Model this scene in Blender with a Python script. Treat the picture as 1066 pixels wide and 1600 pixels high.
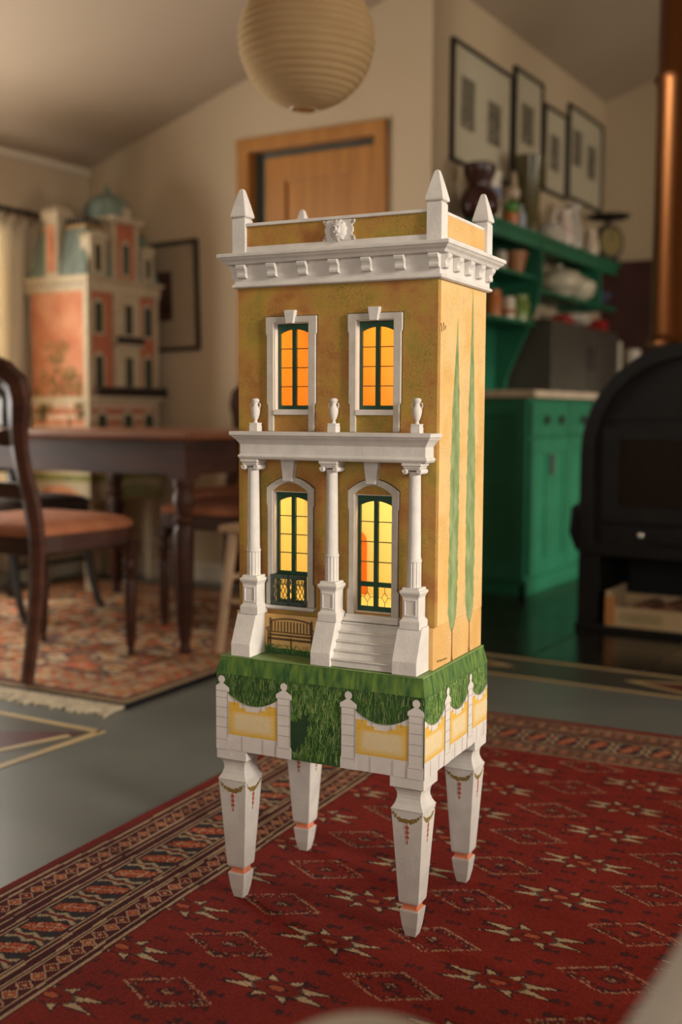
import bpy, bmesh, math, random
import numpy as np
from mathutils import Vector, Matrix
random.seed(7)
for o in list(bpy.data.objects): bpy.data.objects.remove(o)
SC = bpy.context.scene
COL = SC.collection
PI = math.pi
R = math.radians

# ------------------------------------------------------------------ camera
cd = bpy.data.cameras.new('camera'); cam = bpy.data.objects.new('camera', cd); COL.objects.link(cam)
cd.sensor_fit = 'HORIZONTAL'; cd.sensor_width = 24.0; cd.lens = 24.0 * 1753.2 / 1066.0
cam.matrix_world = (Matrix.Translation((0, 0, .8545)) @ Matrix.Rotation(R(31), 4, 'Z')
                    @ Matrix.Rotation(PI / 2 - .0881, 4, 'X') @ Matrix.Rotation(.0041, 4, 'Z'))
cd.dof.use_dof = True; cd.dof.focus_distance = 1.82; cd.dof.aperture_fstop = 2.2
cd.clip_start = .02; cd.clip_end = 60
SC.camera = cam

# ------------------------------------------------------------------ world, window light, exposure
w = bpy.data.worlds.new('sky'); SC.world = w; w.use_nodes = True
w.node_tree.nodes['Background'].inputs[0].default_value = (.80, .88, 1.0, 1)
w.node_tree.nodes['Background'].inputs[1].default_value = .25
SC.view_settings.view_transform = 'Standard'; SC.view_settings.look = 'None'
SC.view_settings.gamma = 1.0; SC.view_settings.use_curve_mapping = False
SC.view_settings.exposure = -0.30


def area(name, loc, target, sx, sy, power, col):
    l = bpy.data.lights.new(name, 'AREA'); l.shape = 'RECTANGLE'; l.size = sx; l.size_y = sy
    l.energy = power; l.color = col
    o = bpy.data.objects.new(name, l); COL.objects.link(o); o.location = loc
    d = Vector(target) - Vector(loc); o.rotation_euler = d.to_track_quat('-Z', 'Y').to_euler()
    return o


# daylight standing in the four glazed openings of the room (right wall twice, wall behind the seats, left wall)
sl = bpy.data.lights.new('hazy_sun', 'SUN'); sl.energy = 4.6; sl.angle = R(9); sl.color = (1.0, .90, .76)
so = bpy.data.objects.new('hazy_sun', sl); COL.objects.link(so); so.location = (6, .7, 3)
so.rotation_euler = Vector((-.966, .145, -.214)).to_track_quat('-Z', 'Y').to_euler()
area('daylight_right_near', (2.46, 1.25, 1.48), (0, 1.25, 1.48), 1.25, 1.3, 62, (1.0, .90, .79))
area('daylight_front', (.50, -1.66, 1.10), (.50, 0, 1.10), 1.05, 1.75, 66, (1.0, .92, .83))
area('daylight_right_far', (2.46, 4.60, 1.38), (0, 4.60, 1.38), 1.3, 1.15, 85, (1.0, .89, .74))
area('daylight_left', (-4.40, 3.05, 1.12), (0, 3.05, 1.12), 1.5, 1.25, 140, (1.0, .94, .85))

# ------------------------------------------------------------------ helpers


class MB:
    """collects verts and faces, builds one mesh object"""

    def __init__(s, off=(0, 0, 0)):
        s.v = []; s.f = []; s.off = Vector(off)

    def add(s, vs, fs):
        n = len(s.v); s.v += [tuple(Vector(v) + s.off) for v in vs]; s.f += [tuple(i + n for i in f) for f in fs]; return s

    def box(s, x0, x1, y0, y1, z0, z1):
        return s.add([(x0, y0, z0), (x1, y0, z0), (x1, y1, z0), (x0, y1, z0), (x0, y0, z1), (x1, y0, z1), (x1, y1, z1), (x0, y1, z1)],
                     [(0, 3, 2, 1), (4, 5, 6, 7), (0, 1, 5, 4), (1, 2, 6, 5), (2, 3, 7, 6), (3, 0, 4, 7)])

    def loft(s, secs):
        """secs: (x0,x1,y0,y1,z)"""
        vs = []; fs = []
        for (a, b, c, d, z) in secs: vs += [(a, c, z), (b, c, z), (b, d, z), (a, d, z)]
        for i in range(len(secs) - 1):
            k = 4 * i
            for j in range(4): fs.append((k + j, k + (j + 1) % 4, k + 4 + (j + 1) % 4, k + 4 + j))
        m = len(vs); fs.append((3, 2, 1, 0)); fs.append((m - 4, m - 3, m - 2, m - 1))
        return s.add(vs, fs)

    def sq(s, cx, cy, prof):
        """square lathe: prof (half, z)"""
        return s.loft([(cx - h, cx + h, cy - h, cy + h, z) for h, z in prof])

    def lathe(s, prof, c=(0, 0, 0), n=16, axis='z', mod=None):
        vs = []; fs = []
        for (r, z) in prof:
            for i in range(n):
                a = 2 * PI * i / n; rr = r * (mod(a, z) if mod else 1)
                p = (rr * math.cos(a), rr * math.sin(a), z)
                if axis == 'y': p = (p[0], -p[2], p[1])
                if axis == 'x': p = (p[2], p[0], p[1])
                vs.append((p[0] + c[0], p[1] + c[1], p[2] + c[2]))
        for k in range(len(prof) - 1):
            for i in range(n):
                j = (i + 1) % n; fs.append((k * n + i, k * n + j, k * n + n + j, k * n + n + i))
        fs.append(tuple(range(n - 1, -1, -1))); m = (len(prof) - 1) * n; fs.append(tuple(range(m, m + n)))
        return s.add(vs, fs)

    def tube(s, pts, r, n=8, flat=1.0):
        pts = [Vector(p) for p in pts]; N = len(pts)
        rr = r if isinstance(r, (list, tuple)) else [r] * N
        vs = []; fs = []; up = None
        for i, p in enumerate(pts):
            t = (pts[min(i + 1, N - 1)] - pts[max(i - 1, 0)]).normalized()
            if up is None:
                up = Vector((0, 0, 1)) if abs(t.z) < .9 else Vector((1, 0, 0))
            u = (up - t * up.dot(t)).normalized(); up = u; v = t.cross(u)
            for k in range(n):
                a = 2 * PI * k / n + PI / n
                vs.append(p + u * math.cos(a) * rr[i] + v * math.sin(a) * rr[i] * flat)
        for i in range(N - 1):
            for k in range(n):
                j = (k + 1) % n; fs.append((i * n + k, i * n + j, i * n + n + j, i * n + n + k))
        fs.append(tuple(range(n - 1, -1, -1))); fs.append(tuple(range((N - 1) * n, N * n)))
        return s.add(vs, fs)

    def prism(s, poly, lo, hi, plane='xz'):
        n = len(poly); f = {'xz': lambda a, b, t: (a, t, b), 'yz': lambda a, b, t: (t, a, b), 'xy': lambda a, b, t: (a, b, t)}[plane]
        vs = [f(a, b, lo) for a, b in poly] + [f(a, b, hi) for a, b in poly]
        fs = [tuple(range(n)), tuple(range(2 * n - 1, n - 1, -1))] + [(i, n + i, n + (i + 1) % n, (i + 1) % n) for i in range(n)]
        return s.add(vs, fs)

    def frame(s, outer, inner, lo, hi, plane='xz', closed=True):
        """ring (or open strip) between two polylines with equal counts, extruded"""
        n = len(outer); f = {'xz': lambda a, b, t: (a, t, b), 'yz': lambda a, b, t: (t, a, b), 'xy': lambda a, b, t: (a, b, t)}[plane]
        vs = [f(*p, lo) for p in outer] + [f(*p, lo) for p in inner] + [f(*p, hi) for p in outer] + [f(*p, hi) for p in inner]
        fs = []; m = n if closed else n - 1
        for i in range(m):
            j = (i + 1) % n
            fs += [(i, j, n + j, n + i), (2 * n + i, 3 * n + i, 3 * n + j, 2 * n + j), (i, 2 * n + i, 2 * n + j, j), (n + i, n + j, 3 * n + j, 3 * n + i)]
        if not closed:
            fs += [(0, n, 3 * n, 2 * n), (n - 1, 3 * n - 1, 4 * n - 1, 2 * n - 1)]
            fs[-1] = (n - 1, 2 * n - 1, 4 * n - 1, 3 * n - 1)
        return s.add(vs, fs)

    def ball(s, c, r, sc=(1, 1, 1), n=12, m=8, mod=None):
        vs = []; fs = []
        for i in range(m + 1):
            th = PI * i / m
            for j in range(n):
                ph = 2 * PI * j / n; k = mod(th, ph) if mod else 1
                vs.append((c[0] + r * sc[0] * k * math.sin(th) * math.cos(ph), c[1] + r * sc[1] * k * math.sin(th) * math.sin(ph), c[2] + r * sc[2] * k * math.cos(th)))
        for i in range(m):
            for j in range(n):
                q = (j + 1) % n; fs.append((i * n + j, i * n + n + j, i * n + n + q, i * n + q))
        return s.add(vs, fs)

    def build(s, name, mat, parent=None, smooth=False, bevel=0, seg=2):
        me = bpy.data.meshes.new(name); bm = bmesh.new()
        vv = [bm.verts.new(v) for v in s.v]
        for f in s.f:
            try: bm.faces.new([vv[i] for i in f])
            except ValueError: pass
        bmesh.ops.remove_doubles(bm, verts=bm.verts, dist=1e-6)
        bmesh.ops.recalc_face_normals(bm, faces=bm.faces)
        if bevel:
            es = [e for e in bm.edges if len(e.link_faces) == 2 and e.calc_face_angle(0) > R(40)]
            bmesh.ops.bevel(bm, geom=es, offset=bevel, segments=seg, affect='EDGES', profile=.5, clamp_overlap=True)
        bm.to_mesh(me); bm.free()
        if smooth:
            for p in me.polygons: p.use_smooth = True
            if hasattr(me, 'set_sharp_from_angle'): me.set_sharp_from_angle(angle=R(42))
        me.materials.append(mat)
        o = bpy.data.objects.new(name, me); COL.objects.link(o)
        if parent: o.parent = parent
        return o


def thing(name, label, cat, loc=(0, 0, 0), rz=0, group=None):
    o = bpy.data.objects.new(name, None); o.empty_display_size = .05; COL.objects.link(o)
    o.location = loc; o.rotation_euler = (0, 0, R(rz)); return tag(o, label, cat, group)


def tag(o, label, cat, group=None, kind=None):
    o['label'] = label; o['category'] = cat
    if group: o['group'] = group
    if kind: o['kind'] = kind
    return o


def struct(o, label, cat):
    return tag(o, label, cat, kind='structure')


def copy_tree(o, parent=None):
    c = o.copy(); COL.objects.link(c); c.parent = parent
    for ch in list(o.children): copy_tree(ch, c)
    return c


# ------------------------------------------------------------------ materials
MATS = {}


def mat(name, c1, c2=None, rough=.6, metal=0, scale=8, detail=4, stretch=(1, 1, 1), bump=0, bscale=None, spec=.5, lo=.35, hi=.65, trans=0, coat=0):
    if name in MATS: return MATS[name]
    m = bpy.data.materials.new(name); m.use_nodes = True; nt = m.node_tree; N = nt.nodes; L = nt.links
    b = N['Principled BSDF']; b.inputs['Roughness'].default_value = rough; b.inputs['Metallic'].default_value = metal
    b.inputs['Specular IOR Level'].default_value = spec
    b.inputs['Base Color'].default_value = (*c1, 1)
    if coat: b.inputs['Coat Weight'].default_value = coat; b.inputs['Coat Roughness'].default_value = .15
    tc = N.new('ShaderNodeTexCoord'); mp = N.new('ShaderNodeMapping'); mp.inputs['Scale'].default_value = stretch
    L.new(tc.outputs['Object'], mp.inputs['Vector'])
    if c2:
        n = N.new('ShaderNodeTexNoise'); n.inputs['Scale'].default_value = scale; n.inputs['Detail'].default_value = detail
        L.new(mp.outputs['Vector'], n.inputs['Vector'])
        r = N.new('ShaderNodeValToRGB'); r.color_ramp.elements[0].position = lo; r.color_ramp.elements[1].position = hi
        r.color_ramp.elements[0].color = (*c1, 1); r.color_ramp.elements[1].color = (*c2, 1)
        L.new(n.outputs['Fac'], r.inputs['Fac']); L.new(r.outputs['Color'], b.inputs['Base Color'])
    if bump:
        n2 = N.new('ShaderNodeTexNoise'); n2.inputs['Scale'].default_value = bscale or scale; n2.inputs['Detail'].default_value = 5
        L.new(mp.outputs['Vector'], n2.inputs['Vector'])
        bp = N.new('ShaderNodeBump'); bp.inputs['Strength'].default_value = bump; bp.inputs['Distance'].default_value = .002
        L.new(n2.outputs['Fac'], bp.inputs['Height']); L.new(bp.outputs['Normal'], b.inputs['Normal'])
    if trans:
        t = N.new('ShaderNodeBsdfTranslucent'); t.inputs['Color'].default_value = (*c1, 1)
        mx = N.new('ShaderNodeMixShader'); mx.inputs[0].default_value = trans
        L.new(b.outputs[0], mx.inputs[1]); L.new(t.outputs[0], mx.inputs[2]); L.new(mx.outputs[0], N['Material Output'].inputs[0])
    MATS[name] = m; return m


def glass_mat(name, tint=(1, 1, 1), refl=.06, rough=.02):
    m = bpy.data.materials.new(name); m.use_nodes = True; nt = m.node_tree; N = nt.nodes; L = nt.links
    t = N.new('ShaderNodeBsdfTransparent'); t.inputs[0].default_value = (*tint, 1)
    g = N.new('ShaderNodeBsdfGlossy'); g.inputs['Roughness'].default_value = rough
    mx = N.new('ShaderNodeMixShader'); mx.inputs[0].default_value = refl
    L.new(t.outputs[0], mx.inputs[1]); L.new(g.outputs[0], mx.inputs[2]); L.new(mx.outputs[0], N['Material Output'].inputs[0])
    return m


def attr_mat(name, rough=.95, bump=.3, bscale=400, sheen=.0):
    m = bpy.data.materials.new(name); m.use_nodes = True; nt = m.node_tree; N = nt.nodes; L = nt.links
    b = N['Principled BSDF']; b.inputs['Roughness'].default_value = rough; b.inputs['Specular IOR Level'].default_value = .1
    a = N.new('ShaderNodeAttribute'); a.attribute_name = 'Col'
    tc = N.new('ShaderNodeTexCoord'); n = N.new('ShaderNodeTexNoise'); n.inputs['Scale'].default_value = bscale; n.inputs['Detail'].default_value = 2
    L.new(tc.outputs['Object'], n.inputs['Vector'])
    n3 = N.new('ShaderNodeTexNoise'); n3.inputs['Scale'].default_value = 9; n3.inputs['Detail'].default_value = 5
    L.new(tc.outputs['Object'], n3.inputs['Vector'])
    mr = N.new('ShaderNodeMapRange'); mr.inputs[1].default_value = .3; mr.inputs[2].default_value = .7; mr.inputs[3].default_value = .72; mr.inputs[4].default_value = 1.15
    L.new(n.outputs['Fac'], mr.inputs[0])
    mr2 = N.new('ShaderNodeMapRange'); mr2.inputs[1].default_value = .3; mr2.inputs[2].default_value = .7; mr2.inputs[3].default_value = .85; mr2.inputs[4].default_value = 1.1
    L.new(n3.outputs['Fac'], mr2.inputs[0])
    mm = N.new('ShaderNodeMath'); mm.operation = 'MULTIPLY'; L.new(mr.outputs[0], mm.inputs[0]); L.new(mr2.outputs[0], mm.inputs[1])
    vm = N.new('ShaderNodeVectorMath'); vm.operation = 'SCALE'
    L.new(a.outputs['Color'], vm.inputs[0]); L.new(mm.outputs[0], vm.inputs['Scale'])
    L.new(vm.outputs[0], b.inputs['Base Color'])
    bp = N.new('ShaderNodeBump'); bp.inputs['Strength'].default_value = bump; bp.inputs['Distance'].default_value = .003
    L.new(n.outputs['Fac'], bp.inputs['Height']); L.new(bp.outputs['Normal'], b.inputs['Normal'])
    return m


def crackle_mat(name, ramp, crack=(.12, .06, .02), cscale=215, camount=.5, mscale=11, rough=.55):
    """mottled paint with a fine craquelure"""
    m = bpy.data.materials.new(name); m.use_nodes = True; nt = m.node_tree; N = nt.nodes; L = nt.links
    b = N['Principled BSDF']; b.inputs['Roughness'].default_value = rough; b.inputs['Specular IOR Level'].default_value = .35
    tc = N.new('ShaderNodeTexCoord')
    n = N.new('ShaderNodeTexNoise'); n.inputs['Scale'].default_value = mscale; n.inputs['Detail'].default_value = 6; n.inputs['Roughness'].default_value = .6
    L.new(tc.outputs['Object'], n.inputs['Vector'])
    r = N.new('ShaderNodeValToRGB'); cr = r.color_ramp
    cr.elements[0].position = ramp[0][0]; cr.elements[0].color = (*ramp[0][1], 1)
    cr.elements[1].position = ramp[-1][0]; cr.elements[1].color = (*ramp[-1][1], 1)
    for p, c in ramp[1:-1]:
        e = cr.elements.new(p); e.color = (*c, 1)
    L.new(n.outputs['Fac'], r.inputs['Fac'])
    wn = N.new('ShaderNodeTexNoise'); wn.inputs['Scale'].default_value = 60; wn.inputs['Detail'].default_value = 3
    L.new(tc.outputs['Object'], wn.inputs['Vector'])
    va = N.new('ShaderNodeVectorMath'); va.operation = 'SCALE'; va.inputs['Scale'].default_value = .02
    L.new(wn.outputs['Color'], va.inputs[0])
    vb = N.new('ShaderNodeVectorMath'); vb.operation = 'ADD'; L.new(tc.outputs['Object'], vb.inputs[0]); L.new(va.outputs[0], vb.inputs[1])
    vo = N.new('ShaderNodeTexVoronoi'); vo.feature = 'DISTANCE_TO_EDGE'; vo.inputs['Scale'].default_value = cscale
    L.new(vb.outputs[0], vo.inputs['Vector'])
    mr = N.new('ShaderNodeMapRange'); mr.inputs[1].default_value = .01; mr.inputs[2].default_value = .13; mr.inputs[3].default_value = 1; mr.inputs[4].default_value = 0
    L.new(vo.outputs['Distance'], mr.inputs[0])
    n4 = N.new('ShaderNodeTexNoise'); n4.inputs['Scale'].default_value = 16; n4.inputs['Detail'].default_value = 3; L.new(tc.outputs['Object'], n4.inputs['Vector'])
    mr4 = N.new('ShaderNodeMapRange'); mr4.inputs[1].default_value = .38; mr4.inputs[2].default_value = .62; mr4.inputs[3].default_value = .1; mr4.inputs[4].default_value = 1
    L.new(n4.outputs['Fac'], mr4.inputs[0])
    mu = N.new('ShaderNodeMath'); mu.operation = 'MULTIPLY'; L.new(mr.outputs[0], mu.inputs[0]); L.new(mr4.outputs[0], mu.inputs[1])
    mu2 = N.new('ShaderNodeMath'); mu2.operation = 'MULTIPLY'; mu2.inputs[1].default_value = camount; L.new(mu.outputs[0], mu2.inputs[0])
    mx = N.new('ShaderNodeMix'); mx.data_type = 'RGBA'; mx.inputs[7].default_value = (*crack, 1)
    L.new(mu2.outputs[0], mx.inputs[0]); L.new(r.outputs['Color'], mx.inputs[6]); L.new(mx.outputs[2], b.inputs['Base Color'])
    bp = N.new('ShaderNodeBump'); bp.inputs['Strength'].default_value = .25; bp.inputs['Distance'].default_value = .0006; bp.invert = True
    L.new(mu.outputs[0], bp.inputs['Height']); L.new(bp.outputs['Normal'], b.inputs['Normal'])
    return m


M_wall = mat('cream_plaster', (.50, .395, .265), (.535, .425, .29), rough=.9, scale=1.2, bump=.15, bscale=60, spec=.1)
M_ceil = mat('ceiling_plaster', (.42, .335, .245), (.45, .36, .265), rough=.92, scale=1.2, spec=.08)
M_floor = mat('grey_floor_paint', (.125, .135, .125), (.16, .168, .15), rough=.38, scale=2.5, detail=6, bump=.1, bscale=30)
M_black = mat('black_tile', (.010, .009, .008), (.018, .016, .013), rough=.22, scale=6)
M_band = mat('dark_band_paint', (.045, .045, .038), (.06, .055, .045), rough=.4, scale=6)
M_yel = mat('yellow_line_paint', (.45, .33, .15), (.52, .38, .19), rough=.45, scale=12)
M_maroon = mat('maroon_paint', (.085, .025, .022), (.11, .033, .03), rough=.4, scale=10)
M_oak = mat('orange_pine', (.34, .135, .022), (.44, .19, .038), rough=.5, scale=3, stretch=(9, 9, .7), detail=5)
M_teal = mat('teal_paint', (.06, .11, .115), rough=.8)
M_trim = mat('cream_trim', (.62, .54, .42), rough=.6)
M_maho = mat('dark_mahogany', (.030, .010, .006), (.060, .019, .009), rough=.48, scale=4, stretch=(1, 1, 6), spec=.3)
M_maho_top = mat('mahogany_top', (.16, .06, .028), (.22, .085, .04), rough=.35, scale=4, stretch=(1, 8, 8), spec=.4)
M_blackwood = mat('ebonised_wood', (.012, .011, .010), (.02, .017, .014), rough=.4, scale=6)
M_beech = mat('pale_beech', (.48, .32, .19), (.55, .38, .24), rough=.55, scale=5, stretch=(6, 6, 1))
M_velvet = mat('russet_seat_fabric', (.27, .095, .045), (.34, .13, .065), rough=.9, scale=14, bump=.2, bscale=300, spec=.15)
M_white = mat('stone_white_paint', (.56, .53, .50), (.64, .61, .575), rough=.75, scale=28, bump=.25, bscale=220, spec=.25)
M_surr = mat('grey_stone_paint', (.46, .425, .37), (.53, .495, .44), rough=.75, scale=40, bump=.2, bscale=200, spec=.25)
M_jamb = mat('pinkish_white_paint', (.66, .55, .50), rough=.75)
M_dgreen = mat('window_green_paint', (.010, .055, .030), (.016, .075, .042), rough=.5, scale=30)
M_rail = mat('verdigris_iron', (.030, .052, .042), (.055, .085, .065), rough=.6, scale=120)
M_lead = mat('lead_line', (.03, .022, .012), rough=.6)
M_pane = glass_mat('dollhouse_pane', (.98, .96, .92), .03)
M_glass = glass_mat('picture_glass', (1, 1, 1), .04, .05)
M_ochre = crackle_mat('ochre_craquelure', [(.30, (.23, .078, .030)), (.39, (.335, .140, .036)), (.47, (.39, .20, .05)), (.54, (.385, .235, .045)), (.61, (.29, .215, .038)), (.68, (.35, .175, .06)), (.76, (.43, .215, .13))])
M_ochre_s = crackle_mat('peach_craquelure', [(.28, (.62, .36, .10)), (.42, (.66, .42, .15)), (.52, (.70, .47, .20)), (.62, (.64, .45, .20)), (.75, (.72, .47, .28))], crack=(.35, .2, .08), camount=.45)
M_base = crackle_mat('base_ochre', [(.3, (.58, .32, .09)), (.5, (.64, .39, .14)), (.7, (.68, .44, .19))], camount=.25)
M_or_in = mat('orange_room_paint', (.97, .62, .19), rough=.9, spec=.0)
M_ye_in = mat('yellow_room_paint', (.95, .83, .46), rough=.9, spec=.0)
M_cypress = mat('cypress_paint', (.14, .21, .07), (.27, .33, .15), rough=.7, scale=55, stretch=(1, 1, .45), detail=6)
M_trunk = mat('trunk_paint', (.20, .065, .03), rough=.7)
M_bench = mat('sepia_paint', (.085, .045, .012), (.14, .08, .02), rough=.7, scale=90)
M_ink = mat('ink', (.07, .03, .015), rough=.7)
M_lawn = mat('painted_lawn', (.012, .070, .018), (.13, .22, .03), rough=.6, scale=34, stretch=(3.2, 3.2, .35), detail=7, lo=.32, hi=.7)
M_lawntop = mat('painted_lawn_top', (.13, .22, .06), (.20, .30, .10), rough=.6, scale=30, detail=6)
M_lawndk = mat('painted_lawn_dark', (.012, .045, .012), (.045, .11, .025), rough=.65, scale=40, stretch=(3, 3, .5), detail=7)
M_strokes = attr_mat('grass_strokes', .65, .05, 200)
M_pstone = mat('painted_stone', (.58, .54, .51), (.63, .59, .56), rough=.7, scale=40)
M_pline = mat('grey_joint_paint', (.25, .215, .18), rough=.7)
M_pyel = mat('yellow_panel_paint', (.62, .36, .04), (.68, .42, .07), rough=.7, scale=50)
M_pyel2 = mat('pale_panel_paint', (.62, .48, .26), (.66, .53, .32), rough=.7, scale=120, detail=6)
M_pys = [mat('panel_wash_%d' % k_, tuple(a + (b - a) * (k_ + .6) / 5 for a, b in zip((.65, .39, .055), (.64, .515, .30))), tuple(a + (b - a) * (k_ + 1.1) / 5 for a, b in zip((.66, .40, .06), (.66, .54, .33))), rough=.7, scale=150, detail=6) for k_ in range(5)]
M_coral = mat('coral_paint', (.68, .20, .10), (.74, .27, .15), rough=.6, scale=60)
M_garl = mat('olive_gold_paint', (.17, .11, .025), (.30, .20, .055), rough=.6, scale=260)
M_tassel = mat('red_tassel_paint', (.42, .09, .05), rough=.6)

# ================================================================== THE SETTING
ceil_z = lambda x: 2.132 + .305 * (x + 4.26) if x <= 0 else 3.431 - .305 * x
fl = MB().box(-4.5, 2.6, -1.8, 7.0, -.1, 0).build('floor', M_floor)
struct(fl, 'grey painted floor with yellow and maroon painted border', 'floor')
# black tiled kitchen floor beyond the painted band, tiles apart
tile = MB().box(-.198, .198, -.198, .198, 0, .0035).build('floor_tile', M_black, fl, bevel=.002, seg=1)
first = True
for i in range(8):
    for j in range(8):
        x, y = -2.03 + .4 * i, 3.858 + .4 * j
        o = tile if first else tile.copy()
        if not first: COL.objects.link(o); o.parent = fl
        first = False; o.location = (x, y, 0)


def flat(name, poly, z, m, parent, th=.0006):
    return MB().prism(poly, z - th, z, 'xy').build(name, m, parent)


def line_poly(p, q, wd):
    p, q = Vector(p), Vector(q); d = (q - p).normalized(); n = Vector((-d.y, d.x)) * wd / 2
    return [tuple(p - n), tuple(q - n), tuple(q + n), tuple(p + n)]


# painted border across the far side of the grey field: dark band, yellow lines, maroon lozenges
flat('painted_band', [(-2.06, 3.385), (2.3, 3.385), (2.3, 3.63), (-2.06, 3.63)], .0010, M_band, fl)
for y in (3.378, 3.637):
    flat('painted_line', line_poly((-2.06, y), (2.3, y), .022), .0018, M_yel, fl)
for k in range(-1, 5):
    c = -.68 + k * 1.10; h = .365
    flat('painted_lozenge_edge', [(c - h, 3.507), (c, 3.375), (c + h, 3.507), (c, 3.64)], .0024, M_yel, fl)
    flat('painted_lozenge', [(c - h + .055, 3.507), (c, 3.394), (c + h - .055, 3.507), (c, 3.62)], .0030, M_maroon, fl)
# the band on the left turns its corner beside the table rug
flat('painted_band', [(-3.4, .2), (-2.06, .2), (-2.06, 2.19), (-3.4, 2.19)], .0010, mat('olive_band_paint', (.085, .08, .062), (.11, .10, .08), rough=.4, scale=5), fl)
flat('painted_line', line_poly((-2.065, .2), (-2.065, 2.2), .026), .0018, M_yel, fl)
flat('painted_line', line_poly((-2.065, 2.19), (-3.2, 2.17), .024), .0018, M_yel, fl)
flat('painted_line', line_poly((-2.11, 2.12), (-2.235, 1.70), .024), .0024, M_yel, fl)
flat('painted_wedge', [(-2.09, 2.165), (-2.30, 2.05), (-2.42, 1.75), (-2.20, 1.80)], .0022, M_maroon, fl)

# ceiling
c = MB()
c.prism([(-4.4, ceil_z(-4.4)), (0, ceil_z(0)), (2.55, ceil_z(2.55)), (2.55, ceil_z(2.55) + .1), (0, ceil_z(0) + .1), (-4.4, ceil_z(-4.4) + .1)], -1.7, 6.95, 'xz')
struct(c.build('ceiling', M_ceil), 'sloping plaster ceiling rising away from the curtained wall', 'ceiling')


def wall_y(name, y0, y1, xs, holes, m=M_wall):
    """wall in a plane y=const, slanted top; holes (x0,x1,z0,z1)"""
    b = MB(); cuts = sorted(set([xs[0], xs[1]] + [h[0] for h in holes] + [h[1] for h in holes] + ([0] if xs[0] < 0 < xs[1] else [])))
    for a, d in zip(cuts[:-1], cuts[1:]):
        hh = [h for h in holes if h[0] <= a and h[1] >= d]
        if hh:
            h = hh[0]
            if h[2] > 0: b.box(a, d, y0, y1, 0, h[2])
            b.prism([(a, h[3]), (d, h[3]), (d, ceil_z(d) + .02), (a, ceil_z(a) + .02)], y0, y1, 'xz')
        else:
            b.prism([(a, 0), (d, 0), (d, ceil_z(d) + .02), (a, ceil_z(a) + .02)], y0, y1, 'xz')
    return b.build(name, m)


def wall_x(name, x0, x1, ys, zt, holes, m=M_wall):
    b = MB(); cuts = sorted(set(list(ys) + [h[0] for h in holes] + [h[1] for h in holes]))
    for a, d in zip(cuts[:-1], cuts[1:]):
        hh = [h for h in holes if h[0] <= a and h[1] >= d]
        if hh:
            b.box(x0, x1, a, d, 0, hh[0][2]); b.box(x0, x1, a, d, hh[0][3], zt)
        else: b.box(x0, x1, a, d, 0, zt)
    return b.build(name, m)


struct(wall_x('wall_left', -4.36, -4.26, (-1.6, 4.6), 2.15, [(2.3, 3.8, .42, 1.76)]), 'low cream wall with the curtained window', 'wall')
struct(wall_y('wall_back', 4.5, 4.62, (-4.36, -2.25), [(-3.235, -2.515, 0, 2.115)]), 'cream gable wall around the pine door', 'wall')
struct(MB().box(-2.37, -2.25, 4.62, 6.85, 0, ceil_z(-2.25) + .02).build('wall_kitchen', M_wall), 'cream kitchen wall hung with four framed prints', 'wall')
struct(wall_y('wall_far', 6.85, 6.95, (-2.37, 2.5), []), 'cream wall at the far end of the kitchen', 'wall')
struct(wall_x('wall_right', 2.4, 2.5, (-1.6, 6.85), 2.72, [(.60, 1.90, .80, 2.16), (3.9, 5.3, .73, 1.95)]), 'cream wall with two windows at the right', 'wall')
struct(wall_y('wall_front', -1.7, -1.6, (-4.36, 2.5), [(-.05, 1.05, .20, 2.0)]), 'cream wall behind the seats', 'wall')
struct(MB().box(-4.26, -3.29, 4.482, 4.5, 0, .09).build('baseboard_back', M_trim, bevel=.003), 'cream baseboard under the framed drawing', 'baseboard')
struct(MB().box(-4.26, -4.242, -1.6, 4.482, 0, .09).build('baseboard_left', M_trim, bevel=.003), 'cream baseboard below the curtained window', 'baseboard')
tr = MB(); tr.box(-4.26, -4.245, -1.6, 4.5, 2.085, 2.12)
struct(tr.build('trim_1', M_trim), 'narrow plaster strip along the top of the curtained wall', 'trim')
# dark red tiled splashback at the kitchen end
sb = MB().box(-2.24, -.9, 6.835, 6.85, .98, 1.78).build('trim_2', mat('dark_red_board', (.045, .012, .010), (.06, .016, .012), rough=.6, scale=5))
struct(sb, 'dark red boarding on the far kitchen wall', 'splashback')

# hall behind the door
hall = MB().box(-3.6, -2.40, 5.35, 5.4, 0, 2.4).box(-3.65, -3.6, 4.62, 5.4, 0, 2.4).box(-2.42, -2.40, 4.62, 5.4, 0, 2.4).box(-3.65, -2.4, 4.62, 5.4, 2.4, 2.44).build('wall_hall', M_teal)
struct(hall, 'dark teal hall wall behind the pine door', 'wall')

# door_1
dr = bpy.data.objects.new('door_1', None); COL.objects.link(dr); dr.location = (-2.875, 4.5, 0)
struct(dr, 'orange pine door in its pine frame in the gable wall', 'door')
for x0, x1 in ((-.415, -.345), (.345, .408)):
    MB().box(x0, x1, -.02, .13, 0, 2.155).build('door_jamb', M_oak, dr, bevel=.004)
MB().box(-.415, .408, -.022, .13, 2.095, 2.158).build('door_head', M_oak, dr, bevel=.004)
MB().box(-.345, -.250, .050, .065, 0, 2.095).box(-.250, .345, .050, .065, 2.03, 2.095).build('door_stop', mat('teal_gloss', (.05, .085, .085), rough=.5), dr)
lm = MB(); W = .60
lm.box(-W, -W + .115, 0, .04, .01, 2.06); lm.box(-.115, 0, 0, .04, .01, 2.06)
lm.box(-W + .115, -.115, 0, .04, 1.945, 2.06); lm.box(-W + .115, -.115, 0, .04, .95, 1.08); lm.box(-W + .115, -.115, 0, .04, .01, .2)
leaf = lm.build('door_leaf', M_oak, dr, bevel=.003)
leaf.location = (.335, .002, 0); leaf.rotation_euler = (0, 0, R(-.6))
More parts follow.
